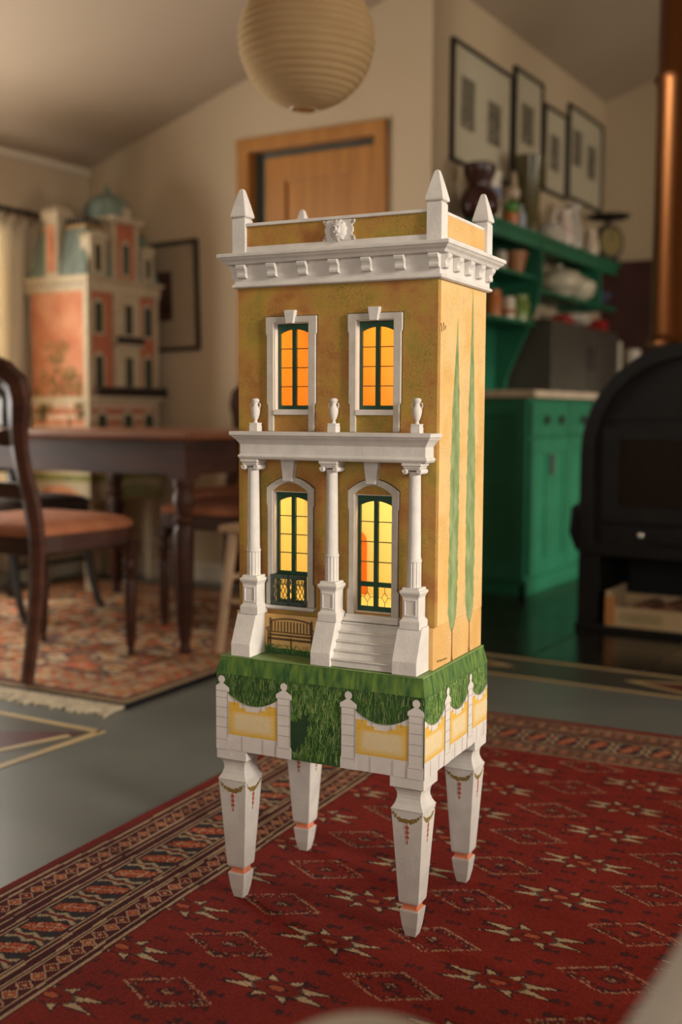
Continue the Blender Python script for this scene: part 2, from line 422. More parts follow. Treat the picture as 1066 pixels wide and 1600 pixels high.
for z0, z1 in ((.2, .95), (1.08, 1.945)):
    MB().box(-W + .115, -.115, .014, .026, z0, z1).build('door_panel', M_oak, leaf)
hd = MB().tube([(-W + .055, -.0, 1.0), (-W + .055, -.045, 1.0), (-W + .17, -.05, 1.0)], .009, 8).build('door_handle', mat('brass', (.5, .33, .12), rough=.3, metal=1), leaf)

# window_1 on the left wall (behind the curtain)


def window(name, label, xin, sgn, y0, y1, z0, z1, pane=True):
    w = bpy.data.objects.new(name, None); COL.objects.link(w); w.location = (xin, (y0 + y1) / 2, z0); struct(w, label, 'window')
    hy, h = (y1 - y0) / 2, z1 - z0; xa, xb = sorted((0 * sgn, -.045 * sgn))
    f = MB().box(xa, xb, -hy, -hy + .05, 0, h).box(xa, xb, hy - .05, hy, 0, h).box(xa, xb, -hy + .05, hy - .05, h - .05, h).box(xa, xb, -hy + .05, hy - .05, 0, .05)
    f.build('window_frame', M_trim, w)
    MB().box(xa, xb, -.022, .022, .05, h - .05).build('window_mullion', M_trim, w)
    MB().box(xa, xb, -hy + .05, -.022, h * .62, h * .62 + .03).box(xa, xb, .022, hy - .05, h * .62, h * .62 + .03).build('window_transom', M_trim, w)
    xm = (xa + xb) / 2
    if pane:
        for a, b in ((-hy + .05, -.022), (.022, hy - .05)):
            for c0, c1 in ((.05, h * .62), (h * .62 + .03, h - .05)):
                MB().box(xm - .002, xm + .002, a, b, c0, c1).build('window_pane', M_glass, w)
    MB().box(min(0, .06 * sgn), max(0, .06 * sgn), -hy - .03, hy + .03, -.03, 0).build('window_sill', M_trim, w)


window('window_1', 'white framed window behind the cream curtain', -4.26, 1, 2.3, 3.8, .42, 1.76)
window('window_2', 'white framed window in the right wall beside the seats', 2.4, -1, .60, 1.90, .80, 2.16)
window('window_3', 'white framed window in the right wall facing the kitchen', 2.4, -1, 3.9, 5.3, .73, 1.95)

w4 = bpy.data.objects.new('window_4', None); COL.objects.link(w4); w4.location = (.5, -1.6, .2); struct(w4, 'tall white framed garden window in the wall behind the seats', 'window')
for x0, x1, z0, z1, nm in ((-.55, -.50, 0, 1.8, 'window_frame'), (.50, .55, 0, 1.8, 'window_frame'), (-.50, .50, 0, .05, 'window_frame'), (-.50, .50, 1.75, 1.8, 'window_frame'), (-.02, .02, .05, 1.75, 'window_mullion')):
    MB().box(x0, x1, -.045, 0, z0, z1).build(nm, M_trim, w4)

# ================================================================== RUGS


def grid_rug(name, n_s, n_t, cell, colfn, m, thick=.0042):
    """rug in local coords: s to the right from the left far corner, t toward the viewer (local -y); knot colours on vertices"""
    S, T = np.meshgrid(np.arange(n_s + 1) * cell, np.arange(n_t + 1) * cell, indexing='xy')
    rs = np.random.RandomState(3)
    Z = np.full_like(S, thick) + rs.uniform(-.0004, .0004, S.shape)
    Z += .0003 * np.sin(S * 9 + 1) * np.sin(T * 7)
    col = colfn(S, T)
    n = S.size
    co = np.stack([S, -T, Z], -1).reshape(-1, 3)
    # skirt ring at z=0
    idx = np.arange(n).reshape(S.shape)
    a = idx[:-1, :-1].ravel(); b = idx[:-1, 1:].ravel(); c_ = idx[1:, 1:].ravel(); d = idx[1:, :-1].ravel()
    faces = np.stack([a, d, c_, b], 1)
    ring = np.concatenate([idx[0, :-1], idx[:-1, -1], idx[-1, :0:-1], idx[:0:-1, 0]])
    low = co[ring].copy(); low[:, 2] = .0005
    k = len(ring); li = n + np.arange(k)
    fs2 = np.stack([ring, np.roll(ring, -1), np.roll(li, -1), li], 1)
    co = np.concatenate([co, low]); faces = np.concatenate([faces, fs2])
    cc = np.concatenate([col.reshape(-1, 3), col.reshape(-1, 3)[ring] * .6])
    me = bpy.data.meshes.new(name)
    me.vertices.add(len(co)); me.vertices.foreach_set('co', co.ravel())
    me.loops.add(faces.size); me.loops.foreach_set('vertex_index', faces.ravel().astype(np.int32))
    me.polygons.add(len(faces)); me.polygons.foreach_set('loop_start', (np.arange(len(faces)) * 4).astype(np.int32))
    me.update(calc_edges=True)
    at = me.color_attributes.new('Col', 'FLOAT_COLOR', 'POINT')
    at.data.foreach_set('color', np.concatenate([cc, np.ones((len(cc), 1))], 1).astype(np.float32).ravel())
    me.materials.append(m)
    o = bpy.data.objects.new(name, me); COL.objects.link(o); return o


RED = np.array((.220, .023, .015)); MAR = np.array((.085, .014, .016)); CRM = np.array((.54, .40, .24)); NAV = np.array((.024, .018, .021))
ORG = np.array((.42, .10, .042)); BLU = np.array((.06, .06, .06))


def main_rug_col(S, T):
    rs = np.random.RandomState(11)
    Smax = 2.6
    wob = .004 * np.sin(T * 5.1) + .003 * np.sin(T * 13 + 1)
    e = np.minimum(np.minimum(S + wob * np.clip(1 - S, 0, 1), T + .004 * np.sin(S * 6)), Smax - S)     # distance from the nearest edge
    along = np.where((T < S) & (T < Smax - S), S, T)
    col = np.empty(S.shape + (3,)); col[:] = RED

    def put(mask, c, k=1.0): col[mask] = col[mask] * (1 - k) + c * k
    nz = rs.uniform(0, 1, S.shape)
    # field --------------------------------------------------------
    fld = e > .318
    P, Q = .286, .1675
    for (os, ot, kind) in ((.338 + .279, .448, 'star'), (.338 + .14, .364, 'dia')):
        u = (S - os + P / 2) % P - P / 2; v = (T - ot + Q / 2) % Q - Q / 2
        if kind == 'star':
            U, V = u / .079, v / .038
            r = np.hypot(U, V); th = np.arctan2(V, U); k = np.abs(((th / (PI / 4)) % 1) - .5) * 2       # 0 at point, 1 at notch
            rad = 1.0 / (1 + 1.35 * k); long = np.where(np.abs(np.cos(th)) > .70, 1.18, .95)
            ins = r < rad * long
            put(fld & (r < rad * long * 1.2) & ~ins, NAV, .85)
            put(fld & ins, CRM, .93); put(fld & ins & (r < .62) & (k > .82), NAV)
            put(fld & (r < .49), RED * .95); put(fld & (r < .56) & (r > .49), NAV, .8)
            put(fld & (r < .17), ORG); put(fld & (r < .24) & (r > .17), NAV, .7)
        else:
            U, V = np.abs(u) / .083, np.abs(v) / .048; g = U + V
            put(fld & (g < 1.0) & (g > .88) & (nz < .6), CRM, .55)
            put(fld & (g < .84) & (g > .66) & (nz < .45), NAV, .8)
            put(fld & (g < .80) & (g > .70) & (nz > .80), CRM, .5)
            put(fld & (g < .28) & (nz < .55), NAV, .8); put(fld & (g < .16) & (nz > .5), CRM, .5)
    # tiny dark sprigs between
    a, b = .0572, .0419
    iu = np.floor(S / a); iv = np.floor(T / b + .5 * (iu % 2)); u = (S % a) - a / 2; v = ((T / b + .5 * (iu % 2)) % 1 - .5) * b
    h = (np.sin(iu * 12.9898 + iv * 78.233) * 43758.5453) % 1
    sp = ((np.abs(u) < .013) & (np.abs(v) < .0022)) | ((np.abs(v) < .008) & (np.abs(u + .004) < .0026)) | ((np.abs(np.abs(u) - .011) < .003) & (np.abs(v) < .006))
    put(fld & sp & (h > .25) & (np.sum(np.abs(col - RED), -1) < 1e-6), NAV, .75)
    # border -------------------------------------------------------
    B = lambda lo, hi: (e >= lo) & (e < hi)
    put(B(0, .022), RED * .85); put(B(.022, .319), MAR)
    for x, wd in ((.030, .006), (.046, .004), (.089, .005), (.104, .003), (.123, .004), (.133, .003), (.222, .003), (.231, .004), (.249, .004), (.256, .003), (.298, .004), (.312, .006)):
        put(B(x - wd / 2, x + wd / 2), CRM, .85)
    for c0, hw in ((.068, .017), (.277, .017)):
        m = B(c0 - hw, c0 + hw); put(m, MAR)
        q = .030; u = np.abs((along % q) / q - .5) * 2; v = np.abs(e - c0) / hw; alt = (np.floor(along / q) % 2)
        put(m & (u + v < 1.0), CRM, .8); put(m & (u + v < .78) & (alt == 0), ORG); put(m & (u + v < .78) & (alt == 1), RED * .9); put(m & (u + v < .28), CRM * .8)
    for c0, hw in ((.113, .007), (.241, .006), (.305, .004)):
        m = B(c0 - hw, c0 + hw); put(m, MAR); q = .018; u = (along % q) / q; put(m & (np.abs(u - .5 - .25 * np.sign(e - c0)) < .16), NAV, .85)
    m = B(.136, .219); put(m, NAV * 1.6)
    q = .0805; u = ((along - 1.703) / q + .5) % 1 - .5; v = (e - .1775) / .0415
    sk = u + .16 * v
    lz = m & (np.abs(sk) * 2.9 + .28 * np.abs(v) < .66) & (np.abs(v) < .86)
    put(m & (np.abs(sk) * 2.9 + .28 * np.abs(v) < .80) & (np.abs(v) < .95), NAV)
    put(lz, ORG); put(lz & ((np.abs(sk) < .022) | (np.abs(np.abs(v) - .38) < .05)), CRM, .75); put(lz & (nz < .25), RED)
    zz = np.abs(u) - .5; zg = np.abs(((v * 1.15 + 10) % 1) - .5) * .28
    zl = np.abs(np.abs(zz) - zg - .02)
    put(m & ~lz & (zl < .065) & (np.abs(v) < .95), CRM, .8); put(m & ~lz & (zl >= .05) & (zl < .085), BLU, .8)
    put(m & ~lz & (np.abs(zz) < .035) & (np.abs(v) < .8), RED * .8)
    return col * rs.uniform(.84, 1.08, S.shape)[..., None]


RUGM = attr_mat('red_rug_wool', .95, .5, 330)
rug = grid_rug('area_rug', 812, 950, .0032, main_rug_col, RUGM)
rug.location = (-1.634, 2.891, .0); rug.rotation_euler = (0, 0, R(4.2))
tag(rug, 'red patterned wool rug with star motifs under the yellow miniature house', 'rug')


def dining_col(S, T):
    rs = np.random.RandomState(5); W_, H_ = S.max(), T.max()
    e = np.minimum(np.minimum(S, W_ - S), np.minimum(T, H_ - T))
    pal = np.array([(.36, .075, .035), (.42, .19, .06), (.50, .38, .23), (.13, .07, .06), (.26, .13, .065), (.50, .12, .05), (.42, .32, .20), (.54, .43, .29)])
    f = (np.sin(S * 17) * np.sin(T * 14 + 1) + .8 * np.sin(S * 31 + 2 * np.sin(T * 9)) * np.sin(T * 37) + .5 * np.sin((S + T) * 23) * np.sin((S - T) * 27))
    blk = rs.randint(0, 8, (260, 260)); jj = blk[(T / .034).astype(int) % 260, (S / .040).astype(int) % 260]
    k = ((f * 1.7 + 4).astype(int) + (jj > 4) * jj) % 8
    col = pal[k]
    b = e < .30; g = np.abs(((S + T) / .06) % 1 - .5) + np.abs(((S - T) / .06) % 1 - .5)
    col[b] = col[b] * .6 + np.where((g[b] < .5)[:, None], np.array((.50, .10, .04)), np.array((.44, .32, .18))) * .4
    for lo, hi, c_ in ((.0, .025, (.012, .010, .012)), (.025, .055, (.30, .21, .12)), (.055, .075, (.10, .03, .03)), (.16, .175, (.38, .28, .17)), (.28, .295, (.06, .03, .03))):
        col[(e >= lo) & (e < hi)] = c_
    return col * rs.uniform(.85, 1.1, S.shape)[..., None]


drug = grid_rug('dining_rug', 250, 260, .0075, dining_col, attr_mat('dining_rug_wool', .95, .4, 150), .009)
tag(drug, 'faded orange and cream patterned rug with fringe under the dining table', 'rug')
drug.rotation_euler = (0, 0, R(3)); nr = Vector((-2.158, 2.40, 0)); q_ = Matrix.Rotation(R(3), 3, 'Z') @ Vector((1.875, -1.95, 0)); drug.location = nr - q_
fr = MB()
for i in range(240):
    x = i * .0078 + random.uniform(-.002, .002); y0 = -1.95
    fr.tube([(x, y0 + .004, .007), (x + random.uniform(-.01, .01), y0 - .045, .005), (x + random.uniform(-.02, .02), y0 - random.uniform(.075, .105), .0035)], .0034, 4)
fro = fr.build('fringe', mat('cream_fringe', (.40, .33, .23), (.50, .42, .30), rough=.95, scale=40), drug); fro['kind'] = 'stuff'; fro['label'] = 'cream knotted fringe'

# ================================================================== THE YELLOW MINIATURE HOUSE
ZB = .4346
HO = (-.7905, 1.6100); HYAW = 4.55
W_, D_ = .368, .227
HZ = lambda: MB((0, 0, -ZB))
house = thing('miniature_house', 'tall yellow painted miniature townhouse with lit windows and white columns', 'dollhouse', (HO[0], HO[1], ZB + .0048), HYAW)
UP = [(-.296, -.230), (-.142, -.074)]; UZ = (.854, 1.000)
LO = [(-.298, -.231), (-.143, -.075)]; LZ = (.520, .716)
TW = .012
# facade with four openings
f = HZ(); zs = [.5044, LZ[0], LZ[1], UZ[0], UZ[1], 1.0625]


def facade_row(b, z0, z1, openings):
    xs = [-W_] + [v for o_ in openings for v in o_] + [0]
    for i in range(0, len(xs), 2): b.box(xs[i], xs[i + 1], 0, TW, z0, z1)


facade_row(f, zs[0], zs[1], []); facade_row(f, zs[1], zs[2], LO); facade_row(f, zs[2], zs[3], []); facade_row(f, zs[3], zs[4], UP); facade_row(f, zs[4], zs[5], [])
f.build('facade', M_ochre, house)
for x0, x1 in ((-W_, -W_ + TW), (-TW, 0)):
    HZ().box(x0, x1, TW, D_, .5044, 1.0625).build('house_wall', M_ochre_s, house)
HZ().box(-W_ + TW, -TW, D_ - .01, D_, .5044, 1.0625).build('house_wall', M_ochre_s, house)
# rooms behind the windows
for nm, z0, z1, m in (('lower_room', .512, .782, M_ye_in), ('upper_room', .790, 1.056, M_or_in)):
    b = HZ(); x0, x1, y0, y1 = -W_ + TW + .0005, -TW - .0005, TW + .0005, D_ - .0105; t = .003
    b.box(x0, x1, y1 - t, y1, z0, z1).box(x0, x0 + t, y0, y1 - t, z0, z1).box(x1 - t, x1, y0, y1 - t, z0, z1)
    b.box(x0, x1, y0, y1, z0 - t, z0).box(x0, x1, y0, y1, z1, z1 + t)
    rl = b.build('room_lining', m, house); rl['label'] = 'yellow lit room' if z0 < .7 else 'orange lit room'
# orange interior door in the lower room
b = HZ(); arch = [(-.281, .512)] + [(-.2485 + .0275 * math.cos(a) * 1.0, .612 + .022 * math.sin(a)) for a in np.linspace(PI, 0, 9)] + [(-.221, .512)]
b.prism(arch, .2085, .2130, 'xz'); b.build('inner_door', mat('inner_orange', (.85, .20, .02), rough=.8), house)


def room_lamp(z, power, col, x, y):
    l = bpy.data.lights.new('room_lamp', 'POINT'); l.energy = power; l.color = col; l.shadow_soft_size = .02
    o = bpy.data.objects.new('room_lamp', l); COL.objects.link(o); o.parent = house; o.location = (x, y, z - ZB)


room_lamp(.765, .74, (1, .84, .50), -.187, .06); room_lamp(.765, .40, (1, .84, .50), -.04, .06)
room_lamp(1.035, .70, (1, .70, .24), -.187, .06); room_lamp(1.035, .24, (1, .70, .24), -.04, .06)
# plinth
HZ().loft([(-.371, .0, -.004, D_, ZB), (-.371, .0, -.004, D_, .5040)]).build('base', M_base, house, bevel=.0012)


def arch_pts(x0, x1, zs_, rise, n=10):
    return [(x0 + (x1 - x0) * i / n, zs_ + rise * (1 - (2 * i / n - 1) ** 2)) for i in range(n + 1)]


def sash(nm, x0, x1, z0, z1, rows, low_rail=None, diamonds=False):
    """dark green casement: part window, sub-parts muntin, mullion, pane"""
    st, y0, y1 = .0055, .009, .014
    zr = low_rail if low_rail else z0
    inner = arch_pts(x0 + st, x1 - st, z1 - .017, .007)
    b = HZ(); b.box(x0, x0 + st, y0, y1, z0, z1).box(x1 - st, x1, y0, y1, z0, z1).box(x0 + st, x1 - st, y0, y1, z0, z0 + .008)
    b.prism([(x0 + st, z1)] + inner + [(x1 - st, z1)], y0, y1, 'xz')
    if low_rail: b.box(x0 + st, x1 - st, y0, y1, low_rail - .004, low_rail + .004)
    w = b.build(nm, M_dgreen, house)
    xm = (x0 + x1) / 2
    HZ().box(xm - .0035, xm + .0035, y0 - .001, y1, z0 + .008, z1 - .009).build('mullion', M_dgreen, w)
    zb, zt = (low_rail + .004 if low_rail else z0 + .008), z1 - .011
    lv = [zb + (zt - zb) * i / rows for i in range(rows + 1)]
    for z in lv[1:-1]: HZ().box(x0 + st, x1 - st, y0 + .001, y1 - .001, z - .0007, z + .0007).build('muntin', M_dgreen, w)
    ps = [(a, c, lv[i], lv[i + 1]) for i in range(rows) for a, c in ((x0 + st, xm - .0035), (xm + .0035, x1 - st))]
    if low_rail: ps += [(a, c, z0 + .008, low_rail - .004) for a, c in ((x0 + st, xm - .0035), (xm + .0035, x1 - st))]
    for a, c, p, q in ps: HZ().box(a, c, .0112, .0118, p + .0007, q - .0007).build('pane', M_pane, w)
    if diamonds:
        for a, c in ((x0 + st, xm - .0035), (xm + .0035, x1 - st)):
            cx, cz = (a + c) / 2, (z0 + .008 + low_rail - .004) / 2 - .001; dx, dz, r = .006, .0085, .0005
            b = HZ(); P = [(cx, cz + dz), (cx + dx, cz), (cx, cz - dz), (cx - dx, cz)]
            for i in range(4): b.tube([(P[i][0], .0108, P[i][1]), (P[(i + 1) % 4][0], .0108, P[(i + 1) % 4][1])], r, 4)
            b.tube([(cx, .0108, cz + dz), (cx, .0108, low_rail - .004)], r, 4).tube([(cx, .0108, cz - dz), (cx, .0108, z0 + .008)], r, 4)
            b.tube([(cx - dx, .0108, cz), (a, .0108, cz)], r, 4).tube([(cx + dx, .0108, cz), (c, .0108, cz)], r, 4)
            b.build('leading', M_lead, w)
    return w


for x0, x1 in UP: sash('window', x0, x1, UZ[0], UZ[1], 4)
sash('window', LO[0][0], LO[0][1], .520, .716, 4, low_rail=.574)
sash('glazed_door', LO[1][0], LO[1][1], .521, .715, 4, low_rail=.566, diamonds=True)
# reveals (jambs) of pinkish white
for (x0, x1), (z0, z1) in ((UP[0], UZ), (UP[1], UZ), (LO[0], LZ), (LO[1], LZ)):
    b = HZ(); b.box(x0, x0 + .0012, -.001, .009, z0, z1).box(x1 - .0012, x1, -.001, .009, z0, z1).box(x0, x1, -.001, .009, z1 - .0012, z1).box(x0, x1, -.001, .009, z0, z0 + .0012)
    b.build('window_reveal', M_jamb, house)
# upper surrounds with ears, sills, aprons, keystones
for x0, x1 in UP:
    xm = (x0 + x1) / 2
    o_ = [(xm - .0440, .8185), (xm - .0440, .862), (xm - .0465, .866), (xm - .0465, .966), (xm - .0490 + .0025, .966), (xm - .0465, .980), (xm - .0485, .982), (xm - .0485, 1.0105), (xm + .0485, 1.0105), (xm + .0485, .982), (xm + .0465, .980), (xm + .0465, .966), (xm + .0465, .966), (xm + .0465, .866), (xm + .0440, .862), (xm + .0440, .8185)]
    iw = .0335
    i_ = [(xm - iw, .8185), (xm - iw, .862), (xm - iw, .866), (xm - iw, .966), (xm - iw, .966), (xm - iw, .980), (xm - iw, .982), (xm - iw, 1.000), (xm + iw, 1.000), (xm + iw, .982), (xm + iw, .980), (xm + iw, .966), (xm + iw, .966), (xm + iw, .866), (xm + iw, .862), (xm + iw, .8185)]
    s = HZ().frame(o_, i_, -.0045, 0, 'xz', closed=False).build('window_surround', M_surr, house, bevel=.0006, seg=1)
    HZ().frame([(xm + (x - xm) * 1.032, z + (.0014 if z > 1.0 else 0)) for x, z in o_], [(x, z) for x, z in o_], -.0008, 0, 'xz', closed=False).build('surround_outline', M_ink, s)
    HZ().box(xm - iw, xm + iw, -.0058, 0, .846, .854).build('sill', M_white, s, bevel=.0008)
    HZ().prism([(xm - .007, .9985), (xm + .007, .9985), (xm + .0105, 1.0205), (xm - .0105, 1.0205)], -.010, 0, 'xz').build('keystone', M_white, s, bevel=.001)
# lower surrounds, segmental heads
for k, (x0, x1) in enumerate(LO):
    xm = (x0 + x1) / 2; zb = .520 if k == 0 else .514
    ow, iw = .0435, .034
    oa = arch_pts(xm - .0455, xm + .0455, .722, .0195); ia = arch_pts(xm - iw, xm + iw, .7165, .0150)
    o_ = [(xm - .0465, zb), (xm - .0465, .556), (xm - ow, .560), (xm - ow, .690), (xm - .0455, .694)] + oa + [(xm + .0455, .694), (xm + ow, .690), (xm + ow, .560), (xm + .0465, .556), (xm + .0465, zb)]
    i_ = [(xm - iw, z) for z in (zb, .556, .560, .690, .694)] + ia + [(xm + iw, z) for z in (.694, .690, .560, .556, zb)]
    s = HZ().frame(o_, i_, -.0048, 0, 'xz', closed=False).build('window_surround', M_surr, house, bevel=.0006, seg=1)
    HZ().frame([(xm + (x - xm) * 1.034, z + (.0014 if z > .7 else 0)) for x, z in o_], [(x, z) for x, z in o_], -.0008, 0, 'xz', closed=False).build('surround_outline', M_ink, s)
    HZ().prism([(xm - .0085, .734), (xm + .0085, .734), (xm + .0135, .7735), (xm - .0135, .7735)], -.014, 0, 'xz').build('keystone', M_white, s, bevel=.001)
    if k == 0:
        HZ().loft([(xm - .0475, xm + .0475, -.007, .009, .5125), (xm - .0500, xm + .0500, -.011, .009, .5155), (xm - .0500, xm + .0500, -.011, .009, .520)]).build('sill', M_white, s, bevel=.0006)
    else:
        HZ().loft([(xm - .0500, xm + .0500, -.013, 0, .5052), (xm - .0500, xm + .0500, -.013, 0, .511), (xm - .0480, xm + .0480, -.008, .009, .512), (xm - .0480, xm + .0480, -.008, .009, .5165)]).build('sill', M_white, s, bevel=.0006)
# iron window guard
xa, xb = LO[0][0] - .0005, LO[0][1] + .0002
g = HZ(); yg = -.0085
g.box(xa, xb, yg - .0015, yg + .0015, .5665, .5735).box(xa, xb, yg - .0015, yg + .0015, .5205, .5265)
for x in (xa + .001, (xa + xb) / 2, xb - .001): g.box(x - .0022, x + .0022, yg - .0015, yg + .0015, .5205, .5735)
g.box(xa, xa + .003, yg, .009, .5665, .5735)
g.build('window_guard', M_rail, house)
g = HZ()
for cx0, cx1 in ((xa + .003, (xa + xb) / 2 - .002), ((xa + xb) / 2 + .002, xb - .003)):
    n = 4; wd = (cx1 - cx0) / n
    for i in range(-2, n + 1):
        for sgn in (1, -1):
            p0 = (cx0 + i * wd, .5265); p1 = (cx0 + (i + 2.6) * wd, .5665)
            if sgn < 0: p0, p1 = (p0[0], .5665), (p1[0], .5265)
            def clip(p, q):
                t0, t1 = 0, 1; dx = q[0] - p[0]
                t0 = max(0, (cx0 - p[0]) / dx); t1 = min(1, (cx1 - p[0]) / dx)
                return [(p[0] + dx * t, yg, p[1] + (q[1] - p[1]) * t) for t in (t0, t1)] if t1 > t0 else None
            c_ = clip(p0, p1)
            if c_: g.tube(c_, .00065, 4)
    for i in range(n):
        cx = cx0 + (i + .5) * wd
        g.tube([(cx + .0022 * math.cos(a), yg, .560 + .0045 * math.sin(a)) for a in np.linspace(0, 2 * PI, 9)], .0007, 4)
        g.lathe([(.0014, -.0007), (.0014, .0007)], (cx, yg, .5305), 6, 'y')
gl = g.build('guard_lattice', M_rail, bpy.data.objects['window_guard'])

# entablature over the columns
prof = [(.771, .000), (.7735, .002), (.7760, .0035), (.7785, .0025), (.7800, .0), (.7960, .0), (.7985, .0015), (.8040, .0055), (.8085, .0100), (.8110, .0112), (.8115, .0135), (.8180, .0140)]
HZ().loft([(-.3445 - o_, -.0045 + o_, -.0345 - o_, 0, z) for z, o_ in prof]).build('entablature', M_white, house, bevel=.0006, seg=1)
# columns
CX = (-.3270, -.1765, -.0285); CY = -.0190
for cx in CX:
    b = HZ(); b.lathe([(.0108, .617), (.0112, .619), (.0106, .622), (.0104, .65), (.0094, .752), (.0094, .757)], (cx, CY, 0), 20)
    col = b.build('column', M_white, house, smooth=True)
    b = HZ(); b.lathe([(.0115, .572), (.0115, .612), (.0122, .613), (.0122, .617)], (cx, CY, 0), 72, mod=lambda a, z: 1 - (.11 if z < .6125 else 0) * (math.sin(a * 12) > .25))
    b.build('fluted_drum', M_white, col)
    b = HZ(); b.sq(cx, CY, [(.0175, .5052), (.0175, .518), (.0160, .5205), (.0142, .5225), (.0142, .556), (.0155, .559), (.0172, .562), (.0180, .5635), (.0180, .5665), (.0150, .5685), (.0145, .572)])
    pd = b.build('pedestal', M_white, col, bevel=.0006, seg=1)
    b = HZ(); b.frame([(cx - .0105, .526), (cx + .0105, .526), (cx + .0105, .553), (cx - .0105, .553)], [(cx - .0085, .5285), (cx + .0085, .5285), (cx + .0085, .5505), (cx - .0085, .5505)], CY - .0154, CY - .0140)
    b.build('pedestal_panel', M_white, pd, bevel=.0004, seg=1)
    b = HZ(); b.sq(cx, CY, [(.0145, .7625), (.0145, .7650), (.0168, .7668), (.0168, .7708)]); b.box(cx - .0125, cx + .0125, CY - .0125, CY + .012, .7595, .7625)
    cp = b.build('capital', M_white, col, bevel=.0005, seg=1)
    for sgn in (-1, 1):
        vx, vz = cx + sgn * .0122, .7575
        b = HZ(); b.lathe([(.0046, -.0), (.0046, .0268), (.0040, .0275)], (vx, CY + .0135, vz), 14, 'y')
        b.tube([(vx + sgn * (.0042 - .0034 * t) * math.cos(t * 4 * PI), CY - .0144, vz + (.0042 - .0034 * t) * math.sin(t * 4 * PI)) for t in np.linspace(0, 1, 26)], .00055, 5)
        b.build('volute', M_white, cp, smooth=True)
# urns on the entablature
for cx in (-.3235, -.1745, -.0265):
    b = HZ(); b.lathe([(.0042, .8325), (.0030, .8350), (.0028, .837), (.0052, .841), (.0072, .848), (.0078, .854), (.0072, .858), (.0050, .8610), (.0044, .8640), (.0052, .867), (.0068, .869), (.0070, .871), (.0045, .8735)], (cx, -.018, 0), 16)
    for sgn in (-1, 1):
        b.tube([(cx + sgn * r_, -.018, z) for r_, z in ((.0045, .866), (.0082, .8655), (.0092, .862), (.0078, .857))], .0010, 5)
    u = b.build('urn', M_white, house, smooth=True)
    b = HZ(); b.sq(cx, -.018, [(.0080, .818), (.0080, .8275), (.0070, .8290), (.0078, .8300), (.0078, .8325)]); b.build('plinth', M_white, u, bevel=.0005, seg=1)
# steps and cheek blocks
for x0, x1, top in ((-.351, -.3135, True), (-.1975, -.1610, True), (-.0505, -.0075, True)):
    b = HZ(); b.prism([(-.0045, ZB + .0003), (-.0560, ZB + .0003), (-.0560, .4565), (-.0345, .5055), (-.0300, .5085), (-.0045, .5085)], x0, x1, 'yz')
    b.build('stair_cheek', M_white, house, bevel=.0008)
stp = HZ().prism([(-.0045, ZB + .0003), (-.0480, ZB + .0003), (-.0480, .446), (-.0115, .500), (-.0045, .503)], -.1608, -.0507, 'yz').build('staircase', M_white, house)
for i in range(5):
    y = -.0515 + i * .0093; z = .4490 + i * .0137
    b = HZ(); b.box(-.1606, -.0509, y + .0012, -.0047, z - .0137, z - .0028); b.box(-.1606, -.0509, y - .0014, -.0047, z - .0028, z)
    b.build('step', M_white, stp, bevel=.0009)
# painted garden bench and grass on the plinth
YB = -.0044
b = HZ(); bx0, bx1 = -.303, -.222
topc = arch_pts(bx0, bx1, .4925, .0055, 12)
b.frame(topc, [(x, z - .0026) for x, z in topc], YB - .0002, YB + .0003, 'xz', closed=False)
for z0, z1 in ((.4715, .4735), (.4655, .4690), (.4585, .4625)): b.box(bx0 - .004, bx1 + .004, YB - .0002, YB + .0003, z0, z1)
for i in range(13):
    x = bx0 + .003 + i * (bx1 - bx0 - .006) / 12; b.box(x - .0011, x + .0011, YB - .0002, YB + .0003, .4730, .4915)
for x in (bx0, bx1): b.box(x - .0018, x + .0018, YB - .0002, YB + .0003, .4455, .4965)
for x in (bx0 - .0045, bx1 + .0045, -.262):
    b.box(x - .0014, x + .0014, YB - .0002, YB + .0003, .4445, .4640)
for x, s in ((bx0, -1), (bx1, 1)):
    b.tube([(x, YB, .480), (x + s * .006, YB, .4800), (x + s * .0085, YB, .477), (x + s * .007, YB, .4745)], .0011, 4, .3); b.box(x + s * .0045 - .0012, x + s * .0045 + .0012, YB - .0002, YB + .0003, .4640, .4790)
b.build('painted_bench', M_bench, house)


def strokes(name, parent, rects, n, off, cols, hrange, wd, lean=.35, kind='xz', plane=0.0, curved=False):
    """thin painted grass blades on a plane; one part, too many to pick apart"""
    V, F, C = [], [], []
    for _ in range(n):
        x0, x1, z0, z1 = random.choice(rects)
        x = random.uniform(x0, x1); z = random.uniform(z0, z1); h = random.uniform(*hrange); l = random.uniform(-lean, lean) * h
        h = min(h, z1 + .002 - z)
        if h < .002: continue
        c_ = random.choice(cols); k = random.uniform(.75, 1.2); c_ = tuple(min(1, v * k) for v in c_)
        p = [(x - wd, z), (x + wd, z), (x + l * .35 + wd * .8, z + h * .55), (x + l * .35 - wd * .8, z + h * .55), (x + l, z + h * (.8 if curved else 1))]
        d = random.uniform(0, .00012); m = len(V)
        for a, zz in p:
            a = min(max(a, x0), x1)
            V.append((a, plane - d, zz + off) if kind == 'xz' else (plane + d, a, zz + off)); C.append(c_)
        F += [(m, m + 1, m + 2, m + 3), (m + 3, m + 2, m + 4)]
    me = bpy.data.meshes.new(name); me.from_pydata(V, [], F)
    at = me.color_attributes.new('Col', 'FLOAT_COLOR', 'POINT')
    at.data.foreach_set('color', np.array([(*c_, 1) for c_ in C], np.float32).ravel())
    me.materials.append(M_strokes); o = bpy.data.objects.new(name, me); COL.objects.link(o); o.parent = parent; o['kind'] = 'stuff'; return o


